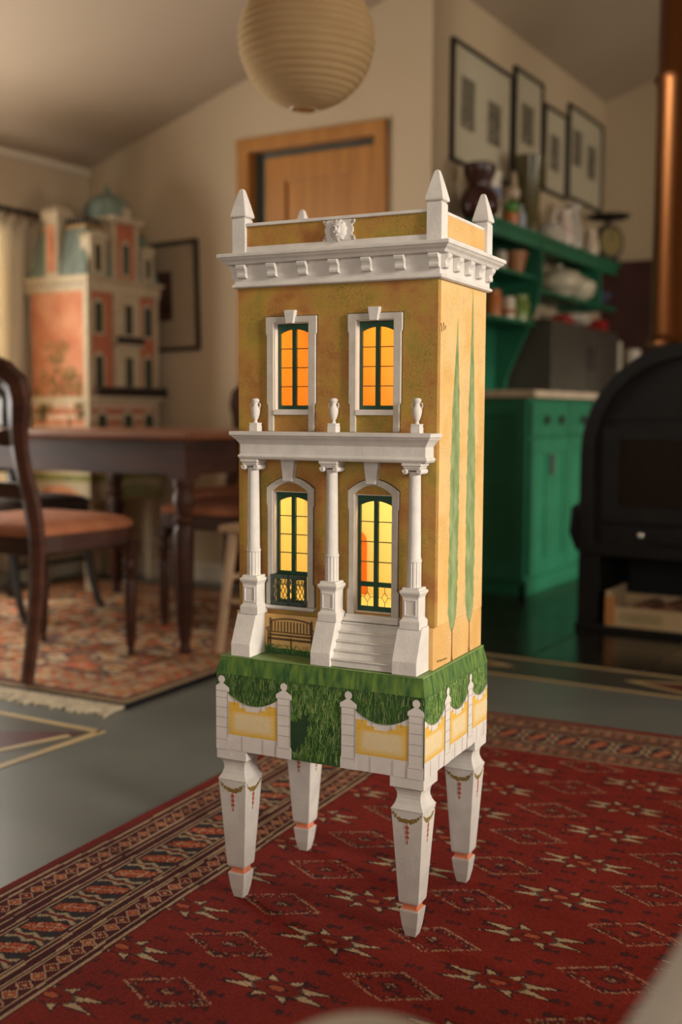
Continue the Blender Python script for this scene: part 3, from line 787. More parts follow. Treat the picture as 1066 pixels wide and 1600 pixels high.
GR = [(.06, .16, .03), (.12, .26, .05), (.20, .34, .08), (.03, .10, .02), (.28, .40, .14)]
HZ().prism([(-.3135, ZB + .0003), (-.1975, ZB + .0003), (-.1975, .4440), (-.215, .4452), (-.24, .4435), (-.27, .4450), (-.29, .4438), (-.3135, .4475)], YB - .0001, YB + .0002, 'xz').build('painted_verge', M_lawndk, house)
strokes('painted_grass', house, [(-.3135, -.1975, .4365, .4500)], 160, -ZB, GR[:2] + [GR[3]], (.004, .008), .0006, plane=YB - .0003)

# painted cypresses on the sunny side wall
for yc, ztop, w0 in ((.0785, 1.004, .0215), (.163, 1.056, .0225)):
    zb = .486; n = 60; Lp, Rp = [], []
    for i in range(n + 1):
        t = i / n; z = zb + (ztop - zb) * t
        prof = np.interp(t, (0, .02, .06, .3, .55, .70, .80, .90, 1) , (.1, .55, .95, 1, .95, .80, .52, .25, .012) if yc < .1 else (.1, .55, .95, 1, .85, .55, .36, .18, .012))
        sh = .010 * t if yc < .1 else -.004 * t
        Lp.append((yc + sh - w0 * prof * random.uniform(.86, 1.08), z + random.uniform(-.002, .002))); Rp.append((yc + sh + w0 * prof * random.uniform(.86, 1.08), z + random.uniform(-.002, .002)))
    b = HZ(); b.frame(Lp, Rp, .0001, .0005, 'yz', closed=False); cy = b.build('painted_cypress', M_cypress, house)
    b = HZ(); b.frame([(yc - .004, ZB + .001), (yc - .0018, .445), (yc - .0012, .47), (yc - .001, .492)], [(yc + .005, ZB + .001), (yc + .0020, .445), (yc + .0014, .47), (yc + .001, .492)], .0002, .0008, 'yz', closed=False)
    b.build('painted_trunk', M_trunk, cy)
# painter's scrawl low on the side, and a small brush mark higher up
b = HZ(); p = []
for i in range(34):
    t = i / 33; p.append((.0003, .012 + .045 * t, .4470 - .003 * t + .0016 * math.sin(i * 2.1) * (1.6 if i in (1, 2, 14) else 1)))
b.tube(p, .00026, 4); b.build('painted_scrawl', M_ink, house)
b = HZ(); b.tube([(.0004, .012, .992), (.0004, .017, .985), (.0004, .015, .979)], .0006, 4).tube([(.0004, .022, .994), (.0004, .026, .987), (.0004, .0245, .981)], .0006, 4).tube([(.0004, .032, .990), (.0004, .033, .984)], .0006, 4)
b.build('painted_scrawl', M_ink, house)

# cornice with modillions
cp_ = [(1.0605, .0045), (1.0625, .0085), (1.0655, .0085), (1.0675, .0060), (1.0685, .0045), (1.0990, .0045), (1.1000, .0150), (1.1020, .0165), (1.1045, .0185), (1.1075, .0225), (1.1105, .0250), (1.1115, .0270), (1.1165, .0275), (1.1175, .0262)]
HZ().loft([(-W_ - o_, o_, -o_, D_ + o_, z) for z, o_ in cp_]).build('cornice', M_white, house, bevel=.0006, seg=1)
bpf = [(0, 1.0990), (-.0125, 1.0990), (-.0132, 1.0965), (-.0118, 1.0930), (-.0088, 1.0895), (-.0072, 1.0860), (-.0082, 1.0815), (-.0072, 1.0780), (-.0030, 1.0765), (0, 1.0765)]
for i in range(7):
    cx = -.3545 + i * (.3510 / 6)
    HZ().prism([(-.0045 + y, z) for y, z in bpf], cx - .0085, cx + .0085, 'yz').build('modillion', M_white, house, bevel=.0005, seg=1)
for i in range(5):
    cy = .007 + i * .0525
    for sx, base in ((1, .0045), (-1, -W_ - .0045)):
        HZ().prism([(base - sx * y, z) for y, z in bpf], cy - .0085, cy + .0085, 'xz').build('modillion', M_white, house, bevel=.0005, seg=1)
# parapet
PX0, PX1, PY0, PY1 = -.3755, .0075, -.0075, D_ + .0075
HZ().loft([(PX0 + .004, PX1 - .004, PY0 + .004, PY1 - .004, 1.1175), (PX0 + .004, PX1 - .004, PY0 + .004, PY1 - .004, 1.1180)]).build('roof_deck', M_white, house)
sides = [(PX0 + .026, PX1 - .026, PY0 + .006, PY0 + .016), (PX0 + .026, PX1 - .026, PY1 - .016, PY1 - .006), (PX0 + .006, PX0 + .016, PY0 + .026, PY1 - .026), (PX1 - .016, PX1 - .006, PY0 + .026, PY1 - .026)]
for k, (a, c_, d, e) in enumerate(sides):
    ex = .002; px, py = ((0, ex) if k < 2 else (ex, 0))
    pn = HZ().box(a, c_, d, e, 1.130, 1.1635).build('parapet_panel', M_base if k in (2, 3) else M_ochre, house)
    HZ().box(a, c_, d - py, e + py, 1.118, 1.130).build('parapet_plinth', M_white, pn, bevel=.0008)
    HZ().box(a, c_, d - 2 * py, e + 2 * py, 1.1635, 1.1690).build('parapet_rail', M_white, pn, bevel=.0012)
for px in (PX0 + .013, PX1 - .013):
    for py in (PY0 + .013, PY1 - .013):
        ps = HZ().sq(px, py, [(.013, 1.118), (.013, 1.176), (.0118, 1.1775), (.0108, 1.1790)]).build('parapet_post', M_white, house, bevel=.0007, seg=1)
        HZ().sq(px, py, [(.0108, 1.1788), (.0150, 1.1810), (.0152, 1.1840), (.0100, 1.205), (.0050, 1.2235), (.0036, 1.2275), (.0012, 1.2292)]).build('finial', M_white, ps, bevel=.0006, seg=1)
# lion mask plaque
lx, lz, ly = -.1735, 1.1462, PY0 + .006
hw, hh = .0295, .0165
pts = []
for sx, sz in ((1, 1), (-1, 1), (-1, -1), (1, -1)):
    seq = [(hw - .008, hh - .002), (hw - .007, hh), (hw - .001, hh), (hw, hh - .003), (hw - .003, hh - .007), (hw - .006, hh - .010), (hw - .0035, hh - .013)]
    seq = [(lx + sx * a, lz + sz * b_) for a, b_ in seq]
    if sx * sz > 0: seq = seq[::-1]
    pts += seq
pts = sorted(pts, key=lambda p: math.atan2(p[1] - lz, p[0] - lx))
pq = HZ().prism(pts, ly - .0030, ly, 'xz').build('lion_plaque', M_white, house, bevel=.0005, seg=1)
b = HZ()
for sx in (-1, 1):
    for sz in (-1, 1):
        b.tube([(lx + sx * (hw - .0045 + (.0028 - .0018 * t) * math.cos(t * 3 * PI)), ly - .0032, lz + sz * (hh - .005 + (.0028 - .0018 * t) * math.sin(t * 3 * PI))) for t in np.linspace(0, 1, 14)], .0005, 4)
b.build('scroll', M_pline, pq)
b = HZ(); b.ball((lx, ly - .003, lz - .0005), .0165, (.90, .55, 1.05), 40, 20, mod=lambda th, ph: 1 + .06 * math.sin(11 * math.atan2(math.cos(th), math.sin(th) * math.cos(ph))) * (1 - abs(math.sin(th) * math.sin(ph))))
hd_ = b.build('lion_head', M_white, pq, smooth=True)
b = HZ(); b.ball((lx, ly - .0108, lz - .0005), .0085, (.85, .45, 1.1), 14, 10)
b.ball((lx - .0026, ly - .0138, lz - .0045), .0036, (1, .6, .8)); b.ball((lx + .0026, ly - .0138, lz - .0045), .0036, (1, .6, .8))
b.ball((lx, ly - .0146, lz + .0005), .0026, (.8, .6, 2.0)); b.ball((lx, ly - .0130, lz - .0085), .0030, (1, .6, .8))
for sx in (-1, 1):
    b.ball((lx + sx * .0040, ly - .0128, lz + .0050), .0024, (1.2, .6, .6)); b.ball((lx + sx * .0088, ly - .0070, lz + .0095), .0028, (1, .6, 1))
b.build('lion_face', M_white, hd_, smooth=True)
b = HZ(); b.box(lx - .0020, lx + .0020, ly - .01565, ly - .0150, lz - .0080, lz - .0072)
for sx in (-1, 1): b.ball((lx + sx * .0038, ly - .0141, lz + .0028), .0011, (1.3, .5, .7))
b.build('lion_features', M_pline, hd_)

# ================================================================== ITS STAND
stand = thing('house_stand', 'white legged stand painted with grass and a garden wall, under the yellow house', 'stand', (HO[0], HO[1], .0048), HYAW)
SX0, SX1, SY0, SY1 = -.3773, .0093, -.0610, .2363
SB, SBV = .271, .4037
MB().box(SX0, SX1, SY0, SY1, SB, SBV).build('apron', M_lawndk, stand)
MB().loft([(SX0, SX1, SY0, SY1, SBV), (SX0 + .0058, SX1 - .0058, SY0 + .006, SY1 - .0058, .4322)]).build('lawn_slope', M_lawn, stand)
MB().box(SX0 + .0050, SX1 - .0050, SY0 + .0050, SY1 - .0050, .4322, ZB - .0002).build('lawn_top', M_lawntop, stand, bevel=.0006)
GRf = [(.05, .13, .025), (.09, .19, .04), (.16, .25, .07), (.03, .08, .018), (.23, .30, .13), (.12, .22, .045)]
GRs_lit = [(.12, .26, .05), (.22, .36, .08), (.32, .44, .13), (.08, .19, .035), (.28, .40, .16)]  # lighter greens for the side face, its stronger light put into the colour
yp = SY0 - .0003
strokes('painted_grass', stand, [(SX0 + .001, SX1 - .001, .335, .4030)], 1500, 0, GRf, (.008, .020), .00055, plane=yp)
strokes('painted_grass', stand, [(-.232, -.137, .272, .400)], 900, 0, GRf, (.010, .024), .00065, .55, plane=yp - .00015, curved=True)
strokes('painted_grass', stand, [(SY0 + .001, SY1 - .001, .338, .4030)], 1300, 0, GRs_lit, (.008, .020), .0005, kind='yz', plane=SX1 + .0003)
MB().prism([(-.2305, .288), (-.222, .284), (-.219, .293), (-.213, .287), (-.211, .301), (-.204, .300), (-.206, .312), (-.198, .318), (-.202, .329), (-.193, .338), (-.199, .343), (-.194, .356), (-.203, .349), (-.207, .358), (-.211, .342), (-.217, .345), (-.220, .335), (-.2305, .338)], yp - .00042, yp - .00025, 'xz').build('painted_shade', mat('deep_green_paint', (.008, .035, .012), (.014, .05, .016), rough=.65, scale=60), stand)  # patch of shade painted into the grass beside the gate pillar
garden = {'front': ([-.366, -.2435, -.1235, -.0050], [(0, 1), (2, 3)]), 'side': ([.0365, .1455], [(-1, 0), (0, 1), (1, 2)])}


def wall_painting(face):
    if face == 'front':
        put = lambda poly, d, nm, m, par=stand: MB().prism(poly, yp - .0003 - d, yp - .0001 - d, 'xz').build(nm, m, par)
        C = [-.366, -.2435, -.1235, -.0042]; spans = [(C[0], C[1]), (C[2], C[3])]; lim = (SX0, SX1); hw = .0125
    else:
        put = lambda poly, d, nm, m, par=stand: MB().prism(poly, SX1 + .0004 + d, SX1 + .0006 + d, 'yz').build(nm, m, par)
        C = [.0365, .1455]; spans = [(C[0] - .109, C[0]), (C[0], C[1]), (C[1], C[1] + .109)]; lim = (SY0, SY1); hw = .0110
    cl = lambda x: min(max(x, lim[0]), lim[1])
    rect = lambda a, b_, z0, z1: [(cl(a), z0), (cl(b_), z0), (cl(b_), z1), (cl(a), z1)]
    for a, c_ in spans:
        top = [(x, z) for x, z in ((a + (c_ - a) * i / 14, .3790 - .0265 * (1 - (2 * i / 14 - 1) ** 2)) for i in range(15)) if lim[0] <= x <= lim[1]]
        if top[0][0] > lim[0] + 1e-4 and a < lim[0]: top = [(lim[0], top[0][1] + .001)] + top
        if top[-1][0] < lim[1] - 1e-4 and c_ > lim[1]: top = top + [(lim[1], top[-1][1] + .001)]
        wl = put([(top[0][0], SB + .0003)] + [(top[-1][0], SB + .0003)] + top[::-1], 0, 'painted_garden_wall', M_pstone)
        x0, x1 = cl(a + hw + .0015), cl(c_ - hw - .0015)
        if a < lim[0]: x0 = lim[0] + .001
        if c_ > lim[1]: x1 = lim[1] - .001
        # stepped yellow panel under the curved coping
        mid = (a + c_) / 2; st_ = lambda x: .3425 if abs(x - mid) < .013 else (.3475 if abs(x - mid) < .026 else .3560)
        xs = sorted(set([x0, x1] + [v for v in (mid - .026, mid - .013, mid + .013, mid + .026) if x0 < v < x1])); tp = []
        for p_, q in zip(xs[:-1], xs[1:]): tp += [(p_, st_((p_ + q) / 2)), (q, st_((p_ + q) / 2))]
        put([(x0, .299), (x1, .299)] + tp[::-1], .0003, 'painted_panel', M_pyel, wl)
        for k_ in range(5):
            e_ = .0035 + .0028 * k_; xa_, xb_ = x0 + (e_ if x0 > lim[0] + .002 else 0), x1 - (e_ if x1 < lim[1] - .002 else 0)
            za_, zb_ = .299 + e_ * .8, .3425 - e_ * .45; c3 = min(.006, (xb_ - xa_) * .2)
            put([(xa_ + c3, za_), (xb_ - c3, za_), (xb_ - c3 * .3, za_ + c3 * .3), (xb_, za_ + c3), (xb_, zb_ - c3), (xb_ - c3 * .3, zb_ - c3 * .3), (xb_ - c3, zb_), (xa_ + c3, zb_), (xa_ + c3 * .3, zb_ - c3 * .3), (xa_, zb_ - c3), (xa_, za_ + c3), (xa_ + c3 * .3, za_ + c3 * .3)], .00038 + k_ * .00006, 'painted_panel', M_pys[k_], wl)
        # joints
        b = []
        for x in np.linspace(a, c_, 4)[1:-1]:
            if lim[0] < x < lim[1]: b.append(rect(x - .0003, x + .0003, SB + .001, .2965))
        b.append([p for p in top] + [(x, z - .0008) for x, z in top[::-1]])
        for i in (3, 5, 9, 11):
            x = a + (c_ - a) * i / 14
            if lim[0] + .002 < x < lim[1] - .002:
                z = .3790 - .0265 * (1 - (2 * i / 14 - 1) ** 2); b.append(rect(x - .0003, x + .0003, z - .009, z))
        for q in b: put(q, .0007, 'painted_joint', M_pline, wl)
    for x in C:
        pl = put(rect(x - hw, x + hw, SB + .0003, .377), .0009, 'painted_pillar', M_pstone)
        put([(cl(x - hw - .0025), .373), (cl(x + hw + .0025), .373), (cl(x + hw + .0025), .3795), (cl(x + hw), .3815), (cl(x + .003), .3875), (cl(x - .003), .3875), (cl(x - hw), .3815), (cl(x - hw - .0025), .3795)], .0012, 'painted_pillar_cap', M_pstone, pl)
        put([(cl(x - hw - .002), SB + .0003), (cl(x + hw + .002), SB + .0003), (cl(x + hw + .002), .2885), (cl(x + hw), .2925), (cl(x - hw), .2925), (cl(x - hw - .002), .2885)], .0011, 'painted_pillar_foot', M_pstone, pl)
        rb = .0066
        put([(x + rb * math.cos(t) * (1 if face == 'front' else .95), .3935 + rb * math.sin(t)) for t in np.linspace(0, 2 * PI, 21)[:-1]], .0012, 'painted_ball', M_pstone, pl)
        for z in (.2885, .310, .3275, .345, .362, .3735):
            put(rect(x - hw, x + hw, z - .0003, z + .0003), .0014, 'painted_joint', M_pline, pl)
        for sx in (-1, 1):
            put(rect(x + sx * hw - .0003, x + sx * hw + .0003, .292, .373), .0014, 'painted_joint', M_pline, pl)


wall_painting('front'); wall_painting('side')
# legs
lw = lambda z: .0275 + (.0172 - .0275) * (.216 - z) / (.216 - .058)
for px, py in ((SX0 + .0295, SY0 + .0295), (SX1 - .0295, SY0 + .0295), (SX0 + .0295, SY1 - .0295), (SX1 - .0295, SY1 - .0295)):
    b = MB(); b.sq(px, py, [(.0295, SB), (.0295, .254), (.0270, .2535), (.0235, .250), (.0215, .245), (.0205, .240), (.0208, .234), (.0232, .226), (.0268, .2195), (.0282, .2185), (.0282, .216), (.0275, .2155), (lw(.062), .062), (.0165, .058), (.0120, .0565)])
    lg = b.build('leg', M_white, stand, bevel=.0006, seg=1)
    MB().sq(px, py, [(.0125, .058), (.0122, .049), (.0155, .0465)]).build('ankle', M_coral, lg)
    MB().sq(px, py, [(.0160, .0472), (.0165, .0445), (.0130, .018), (.0092, .0012), (.0085, .0)]).build('foot', M_white, lg, bevel=.0005, seg=1)
    for face in ('f', 's'):
        def P(t, z, d=.0004, px=px, py=py, face=face):
            o_ = lw(z) + d
            return (px + t, py - o_, z) if face == 'f' else (px + o_, py + t, z)
        g = MB(); n = 12
        for i in range(n):
            t = (i / (n - 1)) * 2 - 1; z = .2105 - .0125 * (1 - t * t); r = .0019 + .0027 * (1 - t * t)
            for _ in range(3):
                a, zz = t * .0235 + random.uniform(-.0012, .0012), z + random.uniform(-.0018, .0018); rr = r * random.uniform(.5, .9)
                ring = [(a + rr * math.cos(k * PI / 3), zz + rr * math.sin(k * PI / 3)) for k in range(6)]
                dd = .0003 + random.uniform(0, .0003)
                g.add([P(q, w_, dd) for q, w_ in ring] + [P(q, w_, 0) for q, w_ in ring], [(0, 1, 2, 3, 4, 5)] + [(k, (k + 1) % 6, 6 + (k + 1) % 6, 6 + k) for k in range(6)])
        gg = g.build('garland', M_garl, lg)
        g = MB()
        for i in range(4):
            zz = .1925 - i * .0085; h_ = .0042 - .0004 * i
            for dx in (-.0016, .0016) if i < 3 else (0,):
                ring = [(dx, zz), (dx + .0019, zz - h_), (dx, zz - h_ * 1.9), (dx - .0019, zz - h_)]
                g.add([P(q, w_, .0006) for q, w_ in ring] + [P(q, w_, 0) for q, w_ in ring], [(0, 1, 2, 3)] + [(k, (k + 1) % 4, 4 + (k + 1) % 4, 4 + k) for k in range(4)])
        ring = [(-.0004, .1975), (.0004, .1975), (.0004, .160), (-.0004, .160)]
        g.add([P(q, w_, .0005) for q, w_ in ring] + [P(q, w_, 0) for q, w_ in ring], [(0, 1, 2, 3)] + [(k, (k + 1) % 4, 4 + (k + 1) % 4, 4 + k) for k in range(4)])
        g.build('tassel', M_tassel, gg)

# ================================================================== DINING CORNER


def turned_leg(b, x, y, h, top, r=.03, block=.09):
    """square block above a turned and fluted leg"""
    b.sq(x, y, [(r * 1.05, h - block), (r * 1.05, h)])
    p = [(.55, 0), (.62, .02), (.50, .05), (.52, .09), (.70, .12), (.62, .14), (.80, .17), (.95, .55), (1.0, .70), (.78, .74), (1.05, .76), (1.05, .78), (.70, .80), (.95, .85), (1.05, .89), (.80, .94), (1.0, .965), (1.0, 1.0)]
    b.lathe([(r * a, (h - block) * t) for a, t in p], (x, y, 0), 16); return b


tb = thing('dining_table', 'dark mahogany dining table with turned legs beside the framed drawing', 'table', (-3.03, 3.49, .0100))
TX, TY = .63, .51
MB().loft([(-TX + .012, TX - .012, -TY + .012, TY - .012, .747), (-TX, TX, -TY, TY, .756), (-TX, TX, -TY, TY, .768), (-TX + .006, TX - .006, -TY + .006, TY - .006, .7745)]).build('table_top', M_maho_top, tb, bevel=.002)
for y in (-TY + .07, TY - .07): MB().box(-TX + .11, TX - .11, y - .012, y + .012, .625, .747).build('apron_board', M_maho, tb, bevel=.002)
for x in (-TX + .07, TX - .07): MB().box(x - .012, x + .012, -TY + .11, TY - .11, .625, .747).build('apron_board', M_maho, tb, bevel=.002)
for x in (-TX + .07, TX - .07):
    for y in (-TY + .07, TY - .07):
        turned_leg(MB(), x, y, .747, 0, .037, .135).build('leg', M_maho, tb, smooth=True)


def make_chair(label, loc, rz, wood, seatm, sabre=False, group='dining chairs'):
    t = thing('dining_chair', label, 'chair', loc, rz, group)
    sh = [(-.20, -.225), (.20, -.225), (.225, -.1), (.24, .10), (.238, .20), (.215, .245), (.12, .262), (-.12, .262), (-.215, .245), (-.238, .20), (-.24, .10), (-.225, -.1)]
    b = MB(); secs = [(1.0, .452), (1.015, .462), (1.0, .474), (.93, .486), (.78, .496), (.5, .503), (.2, .506)]
    n = len(sh); vs = [(x * k, (y - .02) * k + .02, z) for k, z in secs for x, y in sh]; fs = [(i * n + j, i * n + (j + 1) % n, i * n + n + (j + 1) % n, i * n + n + j) for i in range(len(secs) - 1) for j in range(n)]
    fs += [tuple(range(n - 1, -1, -1)), tuple(range((len(secs) - 1) * n, len(secs) * n))]
    b.add(vs, fs).build('seat', seatm, t, smooth=True)
    MB().prism([(x * 1.0, (y - .02) * 1.0 + .02) for x, y in sh], .392, .452, 'xy').build('seat_frame', wood, t, bevel=.006)
    for s in (-1, 1):
        if sabre:
            MB().tube([(s * .205, .222, .395), (s * .207, .232, .28), (s * .210, .250, .15), (s * .214, .285, .05), (s * .216, .310, .012)], [.021, .020, .018, .016, .015], 8).build('leg', wood, t, smooth=True)
        else:
            turned_leg(MB(), s * .212, .235, .395, 0, .023, .035).build('leg', wood, t, smooth=True)
        P = [(.235, -.268, .0055), (.238, -.250, .12), (.243, -.232, .28), (.247, -.228, .42), (.246, -.232, .50), (.238, -.242, .58), (.228, -.258, .66), (.226, -.272, .74), (.236, -.284, .82), (.252, -.292, .88), (.247, -.298, .925), (.205, -.302, .957)]
        MB().tube([(s * x, y, z) for x, y, z in P], [.024, .025, .028, .032, .033, .033, .032, .033, .036, .042, .044, .042], 6, .7).build('back_post', wood, t, smooth=True)
    cr = [(x * .215, -.302 - .006 * (1 - x * x), .957 + .030 * (1 - x * x)) for x in np.linspace(-1, 1, 15)]
    MB().tube(cr, [.042 + .014 * (1 - x * x) for x in np.linspace(-1, 1, 15)], 6, .6).build('crest_rail', wood, t, smooth=True)
    # carved cross rail with a pointed drop, and a lower rail
    up = [(-.228, .772), (-.17, .790), (-.10, .776), (-.05, .800), (0, .812), (.05, .800), (.10, .776), (.17, .790), (.228, .772)]
    dn = [(-.228, .740), (-.17, .738), (-.10, .748), (-.05, .742), (0, .715), (.05, .742), (.10, .748), (.17, .738), (.228, .740)]
    MB().frame(up, dn, -.283, -.263, 'xz', closed=False).build('carved_rail', wood, t, bevel=.003)
    MB().box(-.235, .235, -.252, -.230, .575, .625).build('cross_rail', wood, t, bevel=.004)
    if sabre:
        MB().tube([(-.212, .23, .22), (.212, .23, .22)], .010, 8).build('stretcher', wood, t, smooth=True)
    return t


make_chair('dark mahogany balloon-back chair with russet seat, nearest on the patterned rug', (-2.83, 2.70, .0102), 0, M_maho, M_velvet)
make_chair('dark mahogany chair with russet seat tucked into the right end of the table', (-2.635, 3.63, .0102), 90, M_maho, M_velvet)
make_chair('black chair with outward curving front legs at the left end of the table', (-3.63, 3.33, .0102), -90, M_blackwood, mat('dark_seat', (.05, .03, .02), rough=.9), True)
make_chair('dark mahogany chair behind the table, its back against the cream wall', (-3.035, 4.185, .0102), 180, M_maho, M_velvet)

st = thing('wooden_stool', 'pale beech stool with splayed legs beside the dining table', 'stool', (-2.195, 3.22, .0102))
MB().loft([(-.15, .15, -.12, .12, .43), (-.16, .16, -.13, .13, .436), (-.16, .16, -.13, .13, .452), (-.15, .15, -.12, .12, .458)]).build('seat', M_beech, st, bevel=.004)
for sx in (-1, 1):
    for sy in (-1, 1):
        MB().tube([(sx * .12, sy * .09, .435), (sx * .17, sy * .11, .005)], [.019, .015], 8).build('leg', M_beech, st, smooth=True)
for s in (-1, 1):
    MB().tube([(-.148, s * .101, .19), (.148, s * .101, .19)], .010, 8).build('stretcher', M_beech, st, smooth=True)
    MB().tube([(s * .138, -.097, .27), (s * .138, .097, .27)], .010, 8).build('stretcher', M_beech, st, smooth=True)

# curtain and rod
M_curt = mat('cream_curtain', (.78, .71, .58), (.83, .76, .63), rough=.9, scale=20, trans=.5, spec=.05, stretch=(1, 1, 4))
ct = MB(); NV, NU = 26, 90; vs = []; fs = []
y0, y1 = 3.50, 4.10
for j in range(NV + 1):
    t = j / NV; z = 1.775 - 1.69 * t; pinch = 1 - .13 * math.exp(-((t - .33) / .20) ** 2) - .06 * t
    for i in range(NU + 1):
        u = i / NU; y = y1 - (y1 - y0) * (1 - u) * pinch - (.10 * (1 - math.exp(-t * 5)))
        am = .020 + .018 * min(1, t * 6)
        x = -4.165 + am * math.sin(u * 44 + .8 * math.sin(t * 3) + .6) + .010 * math.sin(u * 17 + t * 4)
        if j == 0: x = -4.165 + .03 * math.sin(u * 44 + .6)
        vs.append((x, y, z + .012 * math.sin(u * 44) * (t < .02)))
for j in range(NV):
    for i in range(NU):
        a = j * (NU + 1) + i; fs.append((a, a + 1, a + NU + 2, a + NU + 1))
cu = ct.add(vs, fs).build('curtain', M_curt, smooth=True)
tag(cu, 'cream curtain hanging in folds at the left window', 'curtain')
sm = cu.modifiers.new('thickness', 'SOLIDIFY'); sm.thickness = .002
rd = thing('curtain_rod', 'black curtain rod with rings above the cream curtain', 'curtain rod', (-4.26, 3.2, 1.815))
MB().tube([(.095, -1.1, 0), (.095, .97, 0)], .010, 10).build('rod', M_blackwood, rd, smooth=True)
for y in (-1.0, .92): MB().tube([(0, y, 0), (.095, y, 0)], .008, 8).build('bracket', M_blackwood, rd)
MB().ball((.095, .985, 0), .02).build('rod_end', M_blackwood, rd, smooth=True)
for i in range(9):
    y = .32 + i * .065
    MB().tube([(.095 + .018 * math.cos(a), y, -.007 + .018 * math.sin(a)) for a in np.linspace(0, 2 * PI, 13)], .0035, 6).build('ring', M_blackwood, rd, smooth=True)

# framed drawing on the gable wall
M_frame = mat('black_frame', (.018, .012, .008), rough=.4)
M_mount = mat('mount_card', (.55, .47, .33), (.58, .50, .36), rough=.9, scale=3)


def picture(name, label, loc, rz, w, h, prints, group=None, roll=0, mount=M_mount, fw=.018):
    """local: hangs on plane y=0 facing -y; prints (x0,x1,z0,z1,material)"""
    t = thing(name, label, 'picture', loc, rz, group); t.rotation_euler = (0, R(roll), R(rz))
    MB().frame([(0, 0), (w, 0), (w, h), (0, h)], [(fw, fw), (w - fw, fw), (w - fw, h - fw), (fw, h - fw)], -.022, -.001).build('frame', M_frame, t, bevel=.002)
    MB().box(fw, w - fw, -.010, -.006, fw, h - fw).build('mount', mount, t)
    for x0, x1, z0, z1, m in prints: MB().box(x0, x1, -.0112, -.0100, z0, z1).build('print', m, t)
    MB().box(fw, w - fw, -.0150, -.0135, fw, h - fw).build('glass', M_glass, t)
    return t


M_p1 = mat('dark_print', (.035, .014, .008), (.10, .035, .02), rough=.9, scale=22)
M_p2 = mat('grey_etching', (.05, .046, .032), (.26, .23, .16), rough=.9, scale=45, detail=8, lo=.3, hi=.7)
picture('framed_drawing', 'small dark print in a wide mount and black frame beside the pink miniature house', (-3.872, 4.499, 1.158), 0, .350, .548, [(.075, .178, .155, .402, M_p1)], roll=-1.5, mount=mat('beige_mount', (.40, .31, .20), rough=.9))
KP = 'framed prints on the kitchen wall'
kx = -2.249
M_mk = mat('grey_mount', (.52, .47, .34), (.56, .51, .37), rough=.9, scale=3)
picture('framed_print', 'widest framed pair of grey etchings, nearest on the kitchen wall', (kx, 4.67, 1.985), 90, .69, .54, [(.10, .25, .17, .40, M_p2), (.40, .56, .16, .36, M_p2)], KP, mount=M_mk)
picture('framed_print', 'narrow framed etching between the widest pair and the tall green vase', (kx, 5.392, 2.075), 90, .388, .512, [(.10, .27, .16, .36, M_p2)], KP, mount=M_mk)
picture('framed_print', 'lower narrow framed etching, third along the kitchen wall', (kx, 5.808, 2.045), 90, .345, .457, [(.10, .24, .13, .32, M_p2)], KP, mount=M_mk)
picture('framed_print', 'framed pair of grey etchings farthest along the kitchen wall', (kx, 6.185, 2.068), 90, .595, .52, [(.08, .23, .20, .40, M_p2), (.33, .48, .17, .36, M_p2)], KP, mount=M_mk)

# paper lantern
ln = thing('paper_lantern', 'round ribbed cream paper lantern hanging above the pine door', 'lamp', (-1.645, 2.545, 1.645))
pr = []
for i in range(97):
    th = PI * (.055 + .86 * i / 96); r = .179 * math.sin(th) * (1 - .028 * (1 - abs(math.sin(i * PI / 4)))); pr.append((r, .176 - .176 * math.cos(th)))
sh = MB().lathe(pr, (0, 0, 0), 48)
sh.f = sh.f[:-2]
lo_ = sh.build('paper_shade', mat('rice_paper', (.68, .51, .28), (.72, .55, .31), rough=.9, scale=14, trans=.5, spec=.05), ln, smooth=True); lo_.rotation_euler = (R(2), R(3), 0)
sm = lo_.modifiers.new('thickness', 'SOLIDIFY'); sm.thickness = .0015
MB().tube([(.036 * math.cos(a), .036 * math.sin(a), .004) for a in np.linspace(0, 2 * PI, 25)], .0025, 6).build('rim', M_beech, ln)
MB().tube([(.048 * math.cos(a), .048 * math.sin(a), .346) for a in np.linspace(0, 2 * PI, 25)], .0025, 6).build('rim', M_beech, ln)
MB().tube([(-.048, 0, .346), (.048, 0, .346)], .002, 6).tube([(0, 0, .25), (0, 0, ceil_z(-1.645) - 1.645)], .003, 6).build('cord', M_white, ln)
MB().ball((0, 0, .22), .03).build('bulb', mat('bulb_glass', (.8, .8, .78), rough=.3), ln, smooth=True)

# ================================================================== THE PINK MINIATURE MANSION
M_pink = mat('coral_brick_paint', (.42, .125, .055), (.55, .25, .13), rough=.8, scale=9, detail=6)
M_pinkf = mat('rose_brick_paint', (.36, .095, .042), (.42, .14, .07), rough=.8, scale=40, detail=4)
M_cst = mat('cream_stone_paint', (.41, .33, .215), (.47, .385, .26), rough=.8, scale=20)
M_course = mat('pale_rose_stone', (.55, .37, .26), (.58, .42, .30), rough=.8, scale=30)
M_slate = mat('verdigris_slate', (.09, .12, .10), (.165, .20, .16), rough=.6, scale=14, stretch=(4, 4, .6))
M_dome = mat('verdigris_dome', (.11, .15, .125), (.18, .225, .18), rough=.6, scale=14, stretch=(3, 3, .5))
M_iron = mat('dark_iron', (.03, .02, .015), rough=.7)
M_dpane = mat('dark_green_pane', (.035, .045, .03), rough=.25)
mn = thing('miniature_mansion', 'pink miniature mansion with slate roof and green dome, beside the curtain', 'dollhouse', (-3.72, 3.90, .0102), 90)
MW, MD = .490, .36
for x in (.03, MW - .03):
    for y in (.03, MD - .03):
        MB().sq(x, y, [(.018, 0), (.026, .30), (.030, .36), (.022, .385), (.03, .42)]).build('leg', M_cst, mn, bevel=.002)
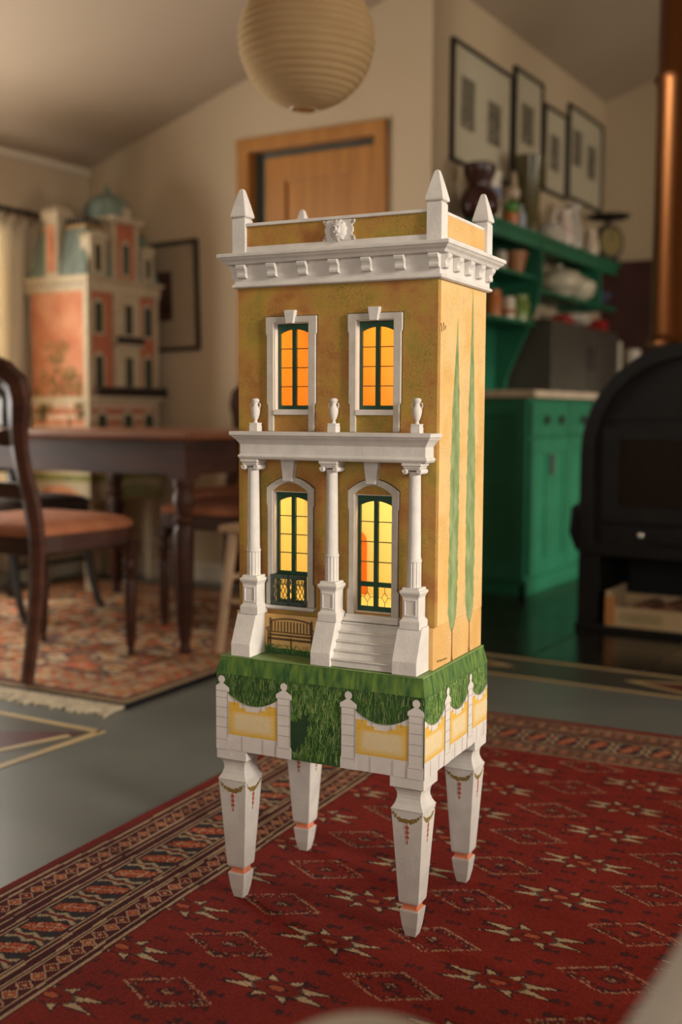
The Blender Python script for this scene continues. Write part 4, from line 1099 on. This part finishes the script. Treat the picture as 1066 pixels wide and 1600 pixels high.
MB().loft([(-.012, MW + .012, -.012, MD + .012, .42), (-.012, MW + .012, -.012, MD + .012, .545), (-.004, MW + .004, -.004, MD + .004, .565)]).build('stand_box', mat('cream_lawn', (.40, .33, .22), rough=.8), mn)
MB().box(-.0135, MW + .0135, -.0135, MD + .0135, .515, .547).build('painted_lawn_edge', mat('olive_lawn', (.14, .14, .035), (.20, .19, .05), rough=.8, scale=30), mn)
for c0, hw in ((.30, .20),):
    MB().prism([(c0 - hw, .421)] + [(c0 + hw * math.cos(a), .43 + .07 * math.sin(a)) for a in np.linspace(PI, 0, 13)] + [(c0 + hw, .421)], -.0150, -.0125, 'xz').build('painted_arch', mat('green_arch', (.17, .16, .06), (.24, .22, .10), rough=.8, scale=25), mn)
MB().prism([(.05, .421)] + [(.19 + .14 * math.cos(a), .43 + .065 * math.sin(a)) for a in np.linspace(PI, 0, 13)] + [(.33, .421)], -.0150, -.0125, 'yz').build('painted_arch', M_pink, mn)
bd = MB().box(0, MW, 0, MD, .545, 1.415).build('walls', M_pinkf, mn)
MB().box(-.002, .0005, .0, MD, .56, 1.415).build('side_painting', M_pink, bd)
for i in range(6):
    z = .60 + i * .052
    MB().box(-.004, .25 * 0 + MW + .002, -.004, MD, z, z + .024).build('stone_course', M_course, bd)
MB().box(-.006, .022, -.006, .022, .565, 1.415).build('corner_quoin', M_cst, bd); MB().box(MW - .022, MW + .006, -.006, .022, .565, 1.415).build('corner_quoin', M_cst, bd)
MB().loft([(-.010, MW + .010, -.010, MD + .010, 1.405), (-.014, MW + .014, -.014, MD + .014, 1.42), (-.014, MW + .014, -.014, MD + .014, 1.45), (-.030, MW + .030, -.030, MD + .030, 1.465), (-.030, MW + .030, -.030, MD + .030, 1.475)]).build('cornice', M_cst, mn)
for i in range(9):
    MB().box(-.018, -.013, .02 + i * .038, .036 + i * .038, 1.428, 1.445).build('dentil', M_pline, mn)
bay = MB().box(.165, .345, -.018, .001, .90, 1.405).build('centre_bay', M_cst, mn)
# floor band
MB().box(-.010, MW + .010, -.012, MD, .885, .915).build('string_course', M_cst, mn)


def mwin(cx, z0, z1, hw, y, par, arch=False):
    ot = [(cx - hw - .014, z0 - .01), (cx - hw - .014, z1), (cx, z1 + .026), (cx + hw + .014, z1), (cx + hw + .014, z0 - .01)]
    wdw = MB().prism(ot, y - .006, y, 'xz').build('window', M_cst, par, bevel=.002)
    pp = [(cx - hw, z0), (cx - hw, z1 - (hw if arch else 0))] + ([(cx + hw * math.cos(a), z1 - hw + hw * math.sin(a)) for a in np.linspace(PI, 0, 8)][1:-1] if arch else []) + [(cx + hw, z1 - (hw if arch else 0)), (cx + hw, z0)]
    MB().prism(pp, y - .0075, y - .0055, 'xz').build('pane', M_dpane, wdw)


for cx, y in ((.070, 0), (.258, -.018), (.418, 0)):
    mwin(cx, 1.215, 1.355, .026, y, mn); mwin(cx, .965, 1.105, .026, y, mn)
for cx in (.080, .262, .415): mwin(cx, .70, .835, .030, -.004, mn, True)


def railing(x0, x1, y, z0, z1, par):
    b = MB().box(x0, x1, y, 0, z0 - .012, z0).build('balcony', M_cst, par)
    r = MB().box(x0, x1, y, y + .006, z1 - .006, z1).box(x0, x1, y, y + .006, z0 + .001, z0 + .006)
    n = int((x1 - x0) / .012)
    for i in range(n + 1): r.box(x0 + i * (x1 - x0 - .005) / n, x0 + i * (x1 - x0 - .005) / n + .005, y, y + .006, z0, z1)
    r.build('railing', M_iron, b)


railing(.165, .352, -.040, 1.168, 1.203, mn); railing(.02, .525, -.035, .917, .962, mn)
# roof storey
MB().loft([(-.012, MW + .012, -.012, MD + .012, 1.475), (.0, MW, .0, MD, 1.53), (.035, MW - .035, .035, MD - .035, 1.70), (.05, MW - .05, .05, MD - .05, 1.715)]).build('mansard_roof', M_slate, mn)
MB().box(.03, .20, .03, MD - .03, 1.700, 1.712).build('roof_edge', mat('gilt_edge', (.35, .19, .05), rough=.5), mn)
r = MB()
for i in range(10): r.box(.04 + .004, .048, .045 + i * .028, .053 + i * .028, 1.712, 1.752)
for i in range(6): r.box(.044 + i * .025, .050 + i * .025, .043, .049, 1.712, 1.752)
r.box(.042, .05, .042, MD - .042, 1.735, 1.742).box(.042, .18, .042, .05, 1.735, 1.742)
r.build('roof_cresting', M_iron, mn)
ch = MB().box(-.012, .07, .17, .25, 1.475, 1.735).build('chimney', M_cst, mn)
MB().box(-.016, -.012, .186, .234, 1.50, 1.715).build('chimney_panel', M_pink, ch)
MB().loft([(-.016, .074, .166, .254, 1.735), (-.026, .084, .156, .264, 1.755), (-.026, .084, .156, .264, 1.775), (-.006, .064, .176, .244, 1.80)]).build('chimney_cap', M_cst, ch)
for cx, hw, zt in ((.066, .052, 1.655), (.418, .042, 1.625)):
    dm = MB().box(cx - hw, cx + hw, -.010, .05, 1.475, zt).build('dormer', M_cst, mn)
    MB().prism([(cx - hw - .012, zt - .004), (cx + hw + .012, zt - .004)] + [(cx + (hw + .006) * math.cos(a), zt + .028 * math.sin(a)) for a in np.linspace(0, PI, 10)], -.020, .06, 'xz').build('dormer_hood', M_cst, dm)
    MB().box(cx - hw * .36, cx + hw * .36, -.0125, -.0095, 1.50, zt - .035).build('pane', M_dpane, dm)
tw = MB().box(.165, .335, -.012, .20, 1.475, 1.735).build('tower', M_pinkf, mn)
for x0, x1 in ((.160, .185), (.315, .340)): MB().box(x0, x1, -.018, .204, 1.475, 1.735).build('tower_corner', M_cst, tw)
MB().loft([(.150, .350, -.028, .215, 1.735), (.140, .360, -.038, .225, 1.752), (.140, .360, -.038, .225, 1.765)]).build('tower_cornice', M_cst, tw)
mwin(.250, 1.50, 1.64, .020, -.012, tw)
MB().lathe([(.118, 1.765), (.119, 1.785), (.110, 1.82), (.088, 1.855), (.054, 1.88), (.018, 1.892), (.012, 1.905), (.018, 1.912), (.004, 1.935)], (.250, .095, 0), 24, mod=lambda a, z: 1 + .03 * (math.cos(a * 12) > .3)).build('dome', M_dome, mn)
MB().box(.225, .275, -.030, .03, 1.765, 1.81).build('dome_lucarne', M_cst, tw)
# tree painted on the side
b = MB(); tk = [(.10, .60), (.105, .70), (.125, .80), (.15, .90), (.17, 1.0)]
b.tube([(-.0045, y, z) for y, z in tk], [.006, .005, .004, .003, .002], 5, .4)
for y0_, z0_, y1_, z1_ in ((.105, .68, .22, .82), (.22, .82, .29, .87), (.12, .78, .06, .92), (.06, .92, .05, 1.02), (.15, .90, .22, 1.02), (.16, .85, .27, .98)):
    b.tube([(-.0045, y0_, z0_), (-.0045, y1_, z1_)], .002, 5, .4)
b.build('painted_tree', mat('sepia_branch', (.12, .06, .03), rough=.8), bd)
lf_ = MB()
for _ in range(420):
    a, rr = random.uniform(0, 2 * PI), math.sqrt(random.random()); cy_, cz_, ry, rz_ = random.choice(((.19, 1.02, .11, .09), (.27, .93, .07, .10), (.10, .97, .07, .08), (.20, 1.13, .08, .06), (.30, .84, .04, .05), (.05, .86, .03, .06)))
    y, z, s = cy_ + ry * rr * math.cos(a), cz_ + rz_ * rr * math.sin(a), random.uniform(.005, .011)
    lf_.prism([(y - s, z), (y, z - s * .8), (y + s, z), (y, z + s * .8)], -.0042, -.0030, 'yz')
lo2 = lf_.build('painted_leaves', mat('olive_leaf_paint', (.15, .12, .03), (.27, .20, .05), rough=.8, scale=50), bd); lo2['kind'] = 'stuff'

# ================================================================== KITCHEN
M_gk = mat('emerald_paint', (.012, .120, .060), (.016, .145, .075), rough=.42, scale=6, spec=.4)
M_worn = mat('worn_worktop', (.38, .29, .20), (.48, .39, .29), rough=.5, scale=9)
M_ironh = mat('black_handle', (.02, .017, .014), rough=.5)
cb = thing('kitchen_cabinet', 'emerald green kitchen base cabinet with drawers and panelled doors', 'cabinet', (-1.92, 4.89, .0035), 90)
CWD, CH = 1.55, .925
MB().box(0, CWD, .02, .325, .05, CH).build('carcass', M_gk, cb)
MB().box(.0, CWD, .045, .325, 0, .05).build('plinth', M_gk, cb)
MB().frame([(.02, .07), (.305, .07), (.305, .90), (.02, .90)], [(.07, .15), (.255, .15), (.255, .84), (.07, .84)], -.012, 0, 'yz').build('end_panel', M_gk, cb, bevel=.002)
MB().box(-.0, CWD, .005, .02, .0, .075).build('skirting', M_gk, cb, bevel=.003)
for i in range(3):
    x0 = .015 + i * .515; x1 = x0 + .50
    d = MB().box(x0, x1, .0, .02, .745, .905).build('drawer', M_gk, cb, bevel=.003)
    for kx_ in (x0 + .16, x0 + .36):
        MB().tube([(kx_, -.012, .845), (kx_, -.020, .825), (kx_, -.014, .800)], [.006, .012, .008], 8).build('drop_pull', M_ironh, d, smooth=True)
    for j in range(2):
        a, c_ = x0 + j * .252, x0 + j * .252 + .248
        dd = MB().frame([(a, .09), (c_, .09), (c_, .735), (a, .735)], [(a + .05, .16), (c_ - .05, .16), (c_ - .05, .67), (a + .05, .67)], .0, .02).build('cabinet_door', M_gk, cb, bevel=.003)
        MB().box(a + .05, c_ - .05, .009, .018, .16, .67).build('door_panel', M_gk, dd)
        MB().box(a + .045, c_ - .045, .004, .012, .152, .164).build('panel_moulding', M_gk, dd, bevel=.003)
        MB().tube([(c_ - .012 if j == 0 else a + .012, -.010, .66), (c_ - .012 if j == 0 else a + .012, -.010, .56)], .006, 6).build('door_handle', M_ironh, dd)
wt = MB().box(-2.248, -1.895, 4.872, 6.845, .9288, .9630).build('worktop', M_worn, bevel=.004); tag(wt, 'worn pale worktop along the green kitchen cabinet', 'worktop')
# plate rack on the wall
pk = thing('wall_shelf', 'emerald green wall shelf unit with curved side brackets', 'shelf', (-2.0, 4.64, .0), 90)
LNG = 1.80
MB().box(0, LNG, .0, .248, 1.690, 1.715).build('top_shelf', M_gk, pk, bevel=.003)
MB().box(.0, LNG - .05, .005, .03, 1.640, 1.690).build('top_rail', M_gk, pk, bevel=.003)
MB().box(0, .56, .238, .248, .9635, 1.690).build('back_board', M_gk, pk)
crv = [(.247, 1.69), (.0, 1.69), (.0, 1.50), (.012, 1.43), (.035, 1.35), (.07, 1.26), (.11, 1.17), (.15, 1.09), (.175, 1.03), (.185, .9635), (.247, .9635)]
MB().prism(crv, .56, .585, 'yz').build('side_bracket', M_gk, pk, bevel=.003)
MB().prism([(.247, 1.69), (.0, 1.69), (.0, 1.46), (.03, 1.42), (.247, 1.42)], 1.44, 1.465, 'yz').build('side_bracket', M_gk, pk, bevel=.003)
for z in (1.515, 1.295): MB().box(.0, .56, .03, .238, z - .018, z).build('shelf_board', M_gk, pk, bevel=.002)
MB().box(.585, LNG, .02, .248, 1.442, 1.462).build('shelf_board', M_gk, pk, bevel=.002)


def pot(name, label, cat, xyz, prof, m, n=18, group=None, extra=None):
    o = thing(name, label, cat, xyz, 0, group) if extra else None
    b = MB().lathe(prof, (0, 0, 0), n)
    body = b.build('body' if extra else name, m, o, smooth=True)
    if extra:
        for nm, fn, mm in extra:
            q = MB(); fn(q); q.build(nm, mm, o, smooth=True)
        return o
    body.location = xyz; tag(body, label, cat, group); return body


G = lambda nm, c1, c2=None, r_=.35: mat(nm, c1, c2, rough=r_, scale=20)
ZS = 1.7152
ear = lambda r, z0, z1, s=1: (lambda q: q.tube([(0, s * r * .9, z0), (0, s * (r + .03), z0 + (z1 - z0) * .2), (0, s * (r + .03), z0 + (z1 - z0) * .8), (0, s * r * .9, z1)], .007, 6))
pot('stoneware_jug', 'dark brown bulbous stoneware jug, nearest on the green shelf', 'jug', (-2.11, 4.70, ZS), [(.05, 0), (.085, .03), (.092, .07), (.08, .115), (.05, .145), (.052, .165), (.07, .20), (.075, .235), (.066, .245)], G('brown_glaze', (.045, .012, .010), r_=.22), extra=[('handle', ear(.07, .08, .21), G('brown_glaze', (.045, .012, .010)))])
pot('enamel_jar', 'tall white jar beside the brown jug', 'jar', (-2.13, 4.872, ZS), [(.045, 0), (.048, .02), (.046, .21), (.05, .225), (.05, .245), (.04, .25)], G('white_glaze', (.58, .52, .42)), extra=[('blue_band', lambda q: q.lathe([(.0485, .12), (.0485, .17)], (0, 0, 0), 18), G('blue_glaze', (.16, .20, .28)))])
pot('small_plant_pot', 'orange pot with green top between the white jar and green vase', 'pot', (-2.06, 4.955, ZS), [(.028, 0), (.036, .06), (.038, .065), (.03, .066)], G('orange_glaze', (.42, .13, .03)), extra=[('leaves', lambda q: q.ball((0, 0, .09), .036, (1, 1, .9), mod=lambda a, b_: 1 + .15 * math.sin(5 * b_ + 7 * a)), G('leaf_green', (.06, .20, .03)))])
pot('glass_bottle', 'small pale blue bottle on the green shelf', 'bottle', (-2.045, 5.03, ZS), [(.024, 0), (.026, .05), (.022, .075), (.010, .09), (.011, .11)], G('pale_blue_glass', (.30, .34, .38)))
pot('figurine', 'dark red figure with round cream head on the green shelf', 'figurine', (-2.12, 5.12, ZS), [(.045, 0), (.048, .05), (.036, .12), (.022, .15), (.012, .16)], G('dark_red_glaze', (.10, .02, .02)), extra=[('head', lambda q: q.ball((0, 0, .19), .032), G('cream_glaze', (.55, .44, .32)))])
pot('glass_vase', 'tall flared olive glass vase in front of the framed etchings', 'vase', (-2.10, 5.27, ZS), [(.050, 0), (.055, .03), (.050, .10), (.052, .20), (.066, .32), (.078, .385), (.074, .385), (.050, .20), (.045, .02)], G('olive_glass', (.075, .065, .018), (.11, .09, .03), .2))
pot('enamel_bowl', 'low white bowl with blue rim on the green shelf', 'bowl', (-2.06, 5.43, ZS), [(.03, 0), (.05, .02), (.075, .055), (.078, .065), (.07, .062), (.04, .015)], G('white_glaze', (.58, .52, .42)), extra=[('rim', lambda q: q.tube([(.077 * math.cos(a), .077 * math.sin(a), .064) for a in np.linspace(0, 2 * PI, 20)], .004, 6), G('blue_glaze', (.16, .20, .28)))])
pot('goose_jug', 'white goose-shaped jug with raised neck and red beak', 'jug', (-2.09, 5.575, ZS), [(.035, 0), (.055, .03), (.058, .07), (.04, .105), (.02, .12)], G('white_glaze', (.58, .52, .42)), extra=[('neck', lambda q: q.tube([(0, -.02, .09), (0, .0, .15), (0, .05, .20)], [.025, .018, .014], 8), G('white_glaze', (.58, .52, .42))), ('beak', lambda q: q.tube([(0, .05, .20), (0, .075, .215)], [.012, .004], 6), G('orange_red', (.45, .09, .04)))])
pot('china_jug', 'white and pink china jug right of the goose jug', 'jug', (-2.07, 5.69, ZS), [(.04, 0), (.055, .04), (.05, .10), (.035, .15), (.045, .19), (.042, .19)], G('pink_glaze', (.55, .40, .35), (.60, .54, .46)), extra=[('handle', ear(.05, .05, .16), G('white_glaze', (.58, .52, .42)))])
pot('tall_pitcher', 'grey white pitcher with dark handle under the farthest framed prints', 'jug', (-2.10, 5.90, ZS), [(.045, 0), (.06, .05), (.058, .12), (.038, .19), (.042, .24), (.048, .255), (.04, .25)], G('grey_glaze', (.36, .32, .26), (.46, .42, .35)), extra=[('handle', ear(.055, .06, .22, -1), M_ironh)])
pot('milk_jug', 'small cream milk jug on the green shelf left of the clock', 'jug', (-2.06, 6.09, ZS), [(.035, 0), (.048, .035), (.04, .085), (.03, .11), (.036, .14)], G('cream_glaze', (.55, .44, .32)), extra=[('handle', ear(.042, .03, .11), G('cream_glaze', (.55, .44, .32)))])
pot('dark_bottle', 'slim dark bottle between the pink jug and the grey pitcher', 'bottle', (-2.15, 5.795, ZS), [(.030, 0), (.032, .10), (.024, .14), (.012, .16), (.012, .21)], G('dark_bottle_glass', (.03, .02, .015), r_=.2))
pot('brown_pot', 'squat brown lidded pot left of the small cream milk jug', 'pot', (-2.15, 6.01, ZS), [(.030, 0), (.042, .03), (.040, .07), (.025, .09), (.008, .095), (.010, .11)], G('brown_clay', (.11, .05, .025)))
pot('pewter_mug', 'grey pewter mug between the milk jug and the dial scale', 'mug', (-2.12, 6.19, ZS), [(.036, 0), (.040, .01), (.034, .10), (.037, .11), (.033, .11), (.030, .01)], G('pewter', (.20, .18, .15)), extra=[('handle', ear(.036, .02, .09, -1), G('pewter', (.20, .18, .15)))])
ck = thing('kitchen_scale', 'round dark dial scale with yellowish face and tray on top, on the green shelf', 'scale', (-2.06, 6.37, ZS), 60)
MB().loft([(-.08, .08, -.03, .05, 0), (-.06, .06, -.02, .04, .03)]).build('base', M_ironh, ck)
MB().lathe([(.09, -.035), (.098, -.02), (.098, .03)], (0, 0, .115), 28, 'y').build('case', M_ironh, ck, smooth=True)
MB().lathe([(.078, .03), (.078, .034)], (0, 0, .115), 28, 'y').build('dial', G('yellow_dial', (.22, .17, .06)), ck)
MB().lathe([(.02, .21), (.012, .23), (.10, .245), (.13, .262), (.125, .262), (.02, .238)], (0, 0, 0), 20).build('tray', M_ironh, ck, smooth=True)
MB().box(-.003, .003, -.037, -.034, .115, .18).build('pointer', M_ironh, ck)
# lower shelves
pot('clay_pot', 'terracotta pot on the upper side shelf', 'pot', (-2.10, 5.105, 1.5153), [(.035, 0), (.055, .085), (.060, .088), (.060, .108), (.05, .108)], G('terracotta', (.34, .135, .05)))
pot('spice_bottle', 'small pale bottle with yellow foot left of the terracotta pot', 'bottle', (-2.11, 4.91, 1.5153), [(.022, 0), (.024, .05), (.012, .07), (.012, .09)], G('amber_glass', (.40, .27, .12)))
pot('spice_jar', 'small grey jar on the upper side shelf beside the pale bottle', 'jar', (-2.06, 4.84, 1.5153), [(.025, 0), (.027, .06), (.02, .08)], G('grey_glaze', (.36, .32, .26)))
pot('preserve_jar', 'orange jar on the lower side shelf', 'jar', (-2.10, 4.86, 1.2953), [(.036, 0), (.038, .09), (.03, .105), (.034, .125)], G('orange_glaze', (.42, .13, .03)))
pot('salt_jar', 'white jar with brown band between the orange and green jars', 'jar', (-2.06, 4.94, 1.2953), [(.028, 0), (.030, .08), (.024, .10)], G('white_glaze', (.58, .52, .42)), extra=[('band', lambda q: q.lathe([(.0312, .02), (.0312, .045)], (0, 0, 0), 18), G('terracotta', (.34, .135, .05)))])
pot('pickle_jar', 'green glass jar on the lower side shelf', 'jar', (-2.07, 5.09, 1.2953), [(.050, 0), (.054, .08), (.042, .105), (.046, .12)], G('green_glass', (.10, .17, .03), (.20, .26, .07), .2))
tu = pot('soup_tureen', 'large cream lidded tureen on the right hand shelf', 'tureen', (-2.09, 5.68, 1.4623), [(.06, 0), (.07, .015), (.118, .05), (.125, .085), (.128, .095)], G('cream_ware', (.50, .45, .32), (.58, .53, .40)), 24, extra=[('lid', lambda q: q.lathe([(.127, .096), (.10, .125), (.05, .142), (.014, .147), (.018, .165), (.004, .17)], (0, 0, 0), 24), G('cream_ware', (.50, .45, .32)))])
pot('cream_dish', 'cream covered dish right of the large tureen', 'dish', (-2.09, 5.955, 1.4623), [(.05, 0), (.09, .03), (.105, .075), (.10, .10), (.05, .13), (.012, .138), (.014, .155), (.004, .16)], G('cream_ware', (.50, .45, .32)), 24)
pot('blue_bowl', 'dark blue bowl at the far end of the right hand shelf', 'bowl', (-2.07, 6.24, 1.4623), [(.035, 0), (.07, .03), (.085, .07), (.08, .07), (.05, .02)], G('dark_blue_glaze', (.05, .06, .10)))
bc = thing('bread_bin', 'low dark grey metal bread bin on the worktop', 'bread bin', (-1.96, 5.26, .9632), 90)
MB().loft([(0, 1.05, .0, .27, 0), (0, 1.05, 0, .27, .33), (.015, 1.035, .02, .25, .352)]).build('case', mat('dull_grey_steel', (.085, .076, .062), (.105, .093, .077), rough=.45, metal=.4, scale=3), bc, bevel=.006)
MB().box(.02, .51, -.006, 0, .03, .32).build('door', mat('dull_grey_steel', (.08, .07, .058), rough=.45), bc, bevel=.002); MB().box(.54, 1.03, -.006, 0, .03, .32).build('door', MATS['dull_grey_steel'], bc, bevel=.002)
for x in (.49, .56): MB().tube([(x, -.02, .12), (x, -.02, .24)], .006, 6).build('handle', M_ironh, bc)
wb_ = MB()
wb_.ball((0, 0, .0), .085, (1.0, 1.25, .42), 20, 12, mod=lambda a, b_: 1 + .10 * math.sin(5 * b_ + 3 * a) + .06 * math.sin(9 * a + 2 * b_))
o = wb_.build('plastic_bag', mat('white_plastic', (.45, .40, .35), (.55, .50, .44), rough=.35, scale=16), smooth=True); o.location = (-2.06, 5.86, 1.358); tag(o, 'crumpled white bag lying on the bread bin', 'bag')
o = MB().loft([(-.04, .04, -.06, .06, 0), (-.045, .045, -.065, .065, .015), (-.03, .03, -.05, .05, .045)]).build('red_cloth', mat('red_cotton', (.24, .015, .015), (.32, .025, .02), rough=.8, scale=20), bevel=.008, seg=3); o.location = (-2.03, 5.58, 1.3153); tag(o, 'folded red cloth left of the white bag', 'cloth')
o = MB().loft([(-.045, .045, -.06, .06, 0), (-.05, .05, -.065, .065, .02), (-.04, .04, -.055, .055, .055), (-.02, .02, -.03, .03, .06)]).build('red_tin', mat('red_tin_paint', (.30, .012, .012), rough=.4), bevel=.006, seg=3); o.location = (-2.03, 6.13, 1.3153); tag(o, 'bright red tin right of the white bag', 'tin')
pot('white_candle', 'tall white candle at the far end of the worktop', 'candle', (-2.0, 6.43, .9632), [(.022, 0), (.022, .30), (.018, .305), (.003, .31)], G('white_wax', (.58, .52, .42)))
mg = pot('enamel_mug', 'white enamel jug right of the candle', 'jug', (-1.97, 6.62, .9632), [(.045, 0), (.05, .10), (.042, .20), (.047, .27), (.044, .27), (.04, .02)], G('white_glaze', (.58, .52, .42)), extra=[('handle', ear(.045, .06, .22), G('white_glaze', (.58, .52, .42)))])

# ================================================================== STOVE
M_cast = mat('black_cast_iron', (.006, .0055, .005), (.010, .009, .008), rough=.6, spec=.25, scale=14, bump=.2, bscale=90)
M_cast2 = mat('soot_black', (.006, .0055, .005), rough=.7)
M_copper = mat('dark_copper', (.24, .095, .033), (.16, .06, .02), rough=.3, metal=1, scale=5, stretch=(1, 1, .15))
sv = thing('wood_stove', 'black cast iron stove with arched top and open log niche', 'stove', (-1.05, 4.27, .0037))
ar = lambda r, z0=.30, cz=.70, n=22: [(-r, z0)] + [(r * math.cos(a), cz + r * math.sin(a)) for a in np.linspace(PI, 0, n)] + [(r, z0)]
MB().prism(ar(.418, .295), .03, .46, 'xz').build('body', M_cast, sv, bevel=.008)
MB().frame(ar(.420, .295), ar(.365, .345), -.0, .03, 'xz', closed=True).build('front_rim', M_cast, sv, bevel=.006)
fd = MB().frame([(-.33, .43), (.33, .43), (.33, .80), (-.33, .80)], [(-.27, .49), (.27, .49), (.27, .75), (-.27, .75)], .012, .03).build('fire_door', M_cast, sv, bevel=.003)
MB().box(-.27, .27, .020, .026, .49, .75).build('door_glass', mat('smoked_glass', (.008, .005, .004), rough=.15), fd)
MB().box(-.355, .355, .018, .03, .83, .85).build('ledge', M_cast, sv, bevel=.003)
ad = MB().box(-.33, .33, .010, .03, .335, .415).build('ash_drawer', M_cast, sv, bevel=.003)
MB().ball((-.17, -.004, .385), .014).build('knob', mat('bright_steel', (.6, .58, .55), rough=.2, metal=1), ad, smooth=True)
MB().tube([(-.10, .01, .365), (-.10, -.012, .362), (.0, -.012, .362), (.0, .01, .365)], .006, 6).build('drawer_handle', M_cast, ad)
for x0, x1 in ((-.418, -.335), (.335, .418)): MB().box(x0, x1, .0, .46, .025, .295).build('niche_side', M_cast, sv, bevel=.004)
MB().box(-.335, .335, .42, .46, .025, .295).build('niche_back', M_cast2, sv)
MB().box(-.425, .425, -.01, .47, 0, .025).build('base_plate', M_cast, sv, bevel=.004)
MB().tube([(-.41, .06, .50), (-.445, .05, .47), (-.452, .05, .38), (-.43, .05, .31)], [.018, .024, .024, .016], 8).build('side_handle', M_cast, sv, smooth=True)
fp = thing('flue_pipe', 'tall copper flue pipe rising from the black stove', 'pipe', (-1.135, 4.50, 1.1245))
MB().lathe([(.148, 0), (.150, .012), (.135, .03), (.131, .04), (.131, .99), (.137, 1.0), (.137, 1.03), (.130, 1.04), (.130, ceil_z(-1.275) - 1.130)], (0, 0, 0), 40).build('pipe', M_copper, fp, smooth=True)
MB().tube([(.138 * math.cos(a), .138 * math.sin(a), 1.015) for a in np.linspace(0, 2 * PI, 33)], .006, 6).build('joint_ring', M_copper, fp, smooth=True)
# fruit crate in the niche
cr_ = thing('fruit_crate', 'printed cardboard fruit crate in the niche of the black stove', 'box', (-1.05, 4.325, .0290))
M_card = mat('cream_card', (.42, .30, .16), (.48, .35, .20), rough=.85, scale=8)
MB().box(-.30, .30, -.065, -.058, .005, .078).box(-.30, .30, .19, .197, .005, .095).box(-.30, -.293, -.058, .19, .005, .135).box(.293, .30, -.058, .19, .005, .135).box(-.30, .30, -.065, .197, 0, .005).build('crate_walls', M_card, cr_)
MB().box(-.30, -.262, -.0665, -.058, .005, .115).build('crate_corner', mat('orange_card', (.45, .19, .05), rough=.85), cr_); MB().box(.262, .30, -.0665, -.058, .005, .135).build('crate_corner', MATS['orange_card'], cr_)
g = MB()
for i in range(14):
    x = -.24 + i * .012; g.tube([(x, -.0655, .035 + .004 * math.sin(i)), (x + .008, -.0655, .055 + .006 * math.sin(i * 2.3))], .0022, 4)
g.box(-.24, -.08, -.0656, -.0648, .025, .029).build('green_print', mat('green_print', (.16, .17, .05), rough=.85), cr_)
MB().lathe([(.024, .0645), (.024, .0658)], (0, 0, .05), 14, 'y').build('blue_print', mat('blue_print', (.04, .08, .16), rough=.85), cr_).location = (.045, 0, 0)
MB().box(.09, .135, -.0658, -.0645, .022, .078).build('red_print', mat('red_print', (.34, .06, .04), rough=.85), cr_)
for i, (x, r_) in enumerate(((-.17, .038), (-.06, .045), (.06, .04), (.17, .042))):
    lg_ = MB().tube([(x - .01, -.03, .05), (x + .01, .17, .052)], r_, 9).build('firewood_log', mat('log_bark', (.14, .05, .03), (.20, .09, .05), rough=.9, scale=30)); lg_.location = (-1.05, 4.325, .0292)
    tag(lg_, 'reddish split log lying in the fruit crate, number %s from the left end' % ('one', 'two', 'three', 'four')[i], 'log', 'logs in the fruit crate')
    lg_['label'] = ('reddish log at the left end of the fruit crate', 'thickest reddish log, left of centre in the fruit crate', 'reddish log right of centre in the fruit crate', 'reddish log at the right end of the fruit crate')[i]

# ================================================================== SEATS AT THE EDGE OF THE PICTURE
M_linen = mat('oatmeal_linen', (.48, .44, .39), (.54, .50, .44), rough=.95, scale=30, bump=.3, bscale=350, spec=.1)
sf = thing('sofa', 'oatmeal linen sofa at the lower right edge of the picture', 'sofa', (.256, .06, .0055))
MB().box(-.40, .48, -1.02, 1.02, .10, .30).build('frame', M_linen, sf, bevel=.02, seg=3)
for y in (-.52, .52): MB().box(-.43, .28, y - .445, y + .445, .30, .545).build('seat_cushion', M_linen, sf, bevel=.055, seg=4)
MB().box(.30, .52, -1.02, 1.02, .30, .73).build('backrest', M_linen, sf, bevel=.06, seg=4)
for y in (-1.09, 1.09): MB().box(-.42, .50, y - .10, y + .10, .10, .60).build('armrest', M_linen, sf, bevel=.05, seg=4)
for x in (-.34, .42):
    for y in (-1.0, 1.0): MB().sq(x, y, [(.018, 0), (.025, .10)]).build('leg', M_maho, sf)
pf = MB().lathe([(.10, .0), (.138, .06), (.148, .20), (.138, .32), (.11, .39), (.06, .446), (.01, .456)], (0, 0, 0), 32).build('pouffe', mat('pale_wool', (.45, .38, .30), (.50, .43, .34), rough=.95, scale=30), smooth=True)
pf.location = (-.328, .580, .0048); tag(pf, 'pale round pouffe at the bottom edge of the picture', 'pouffe')
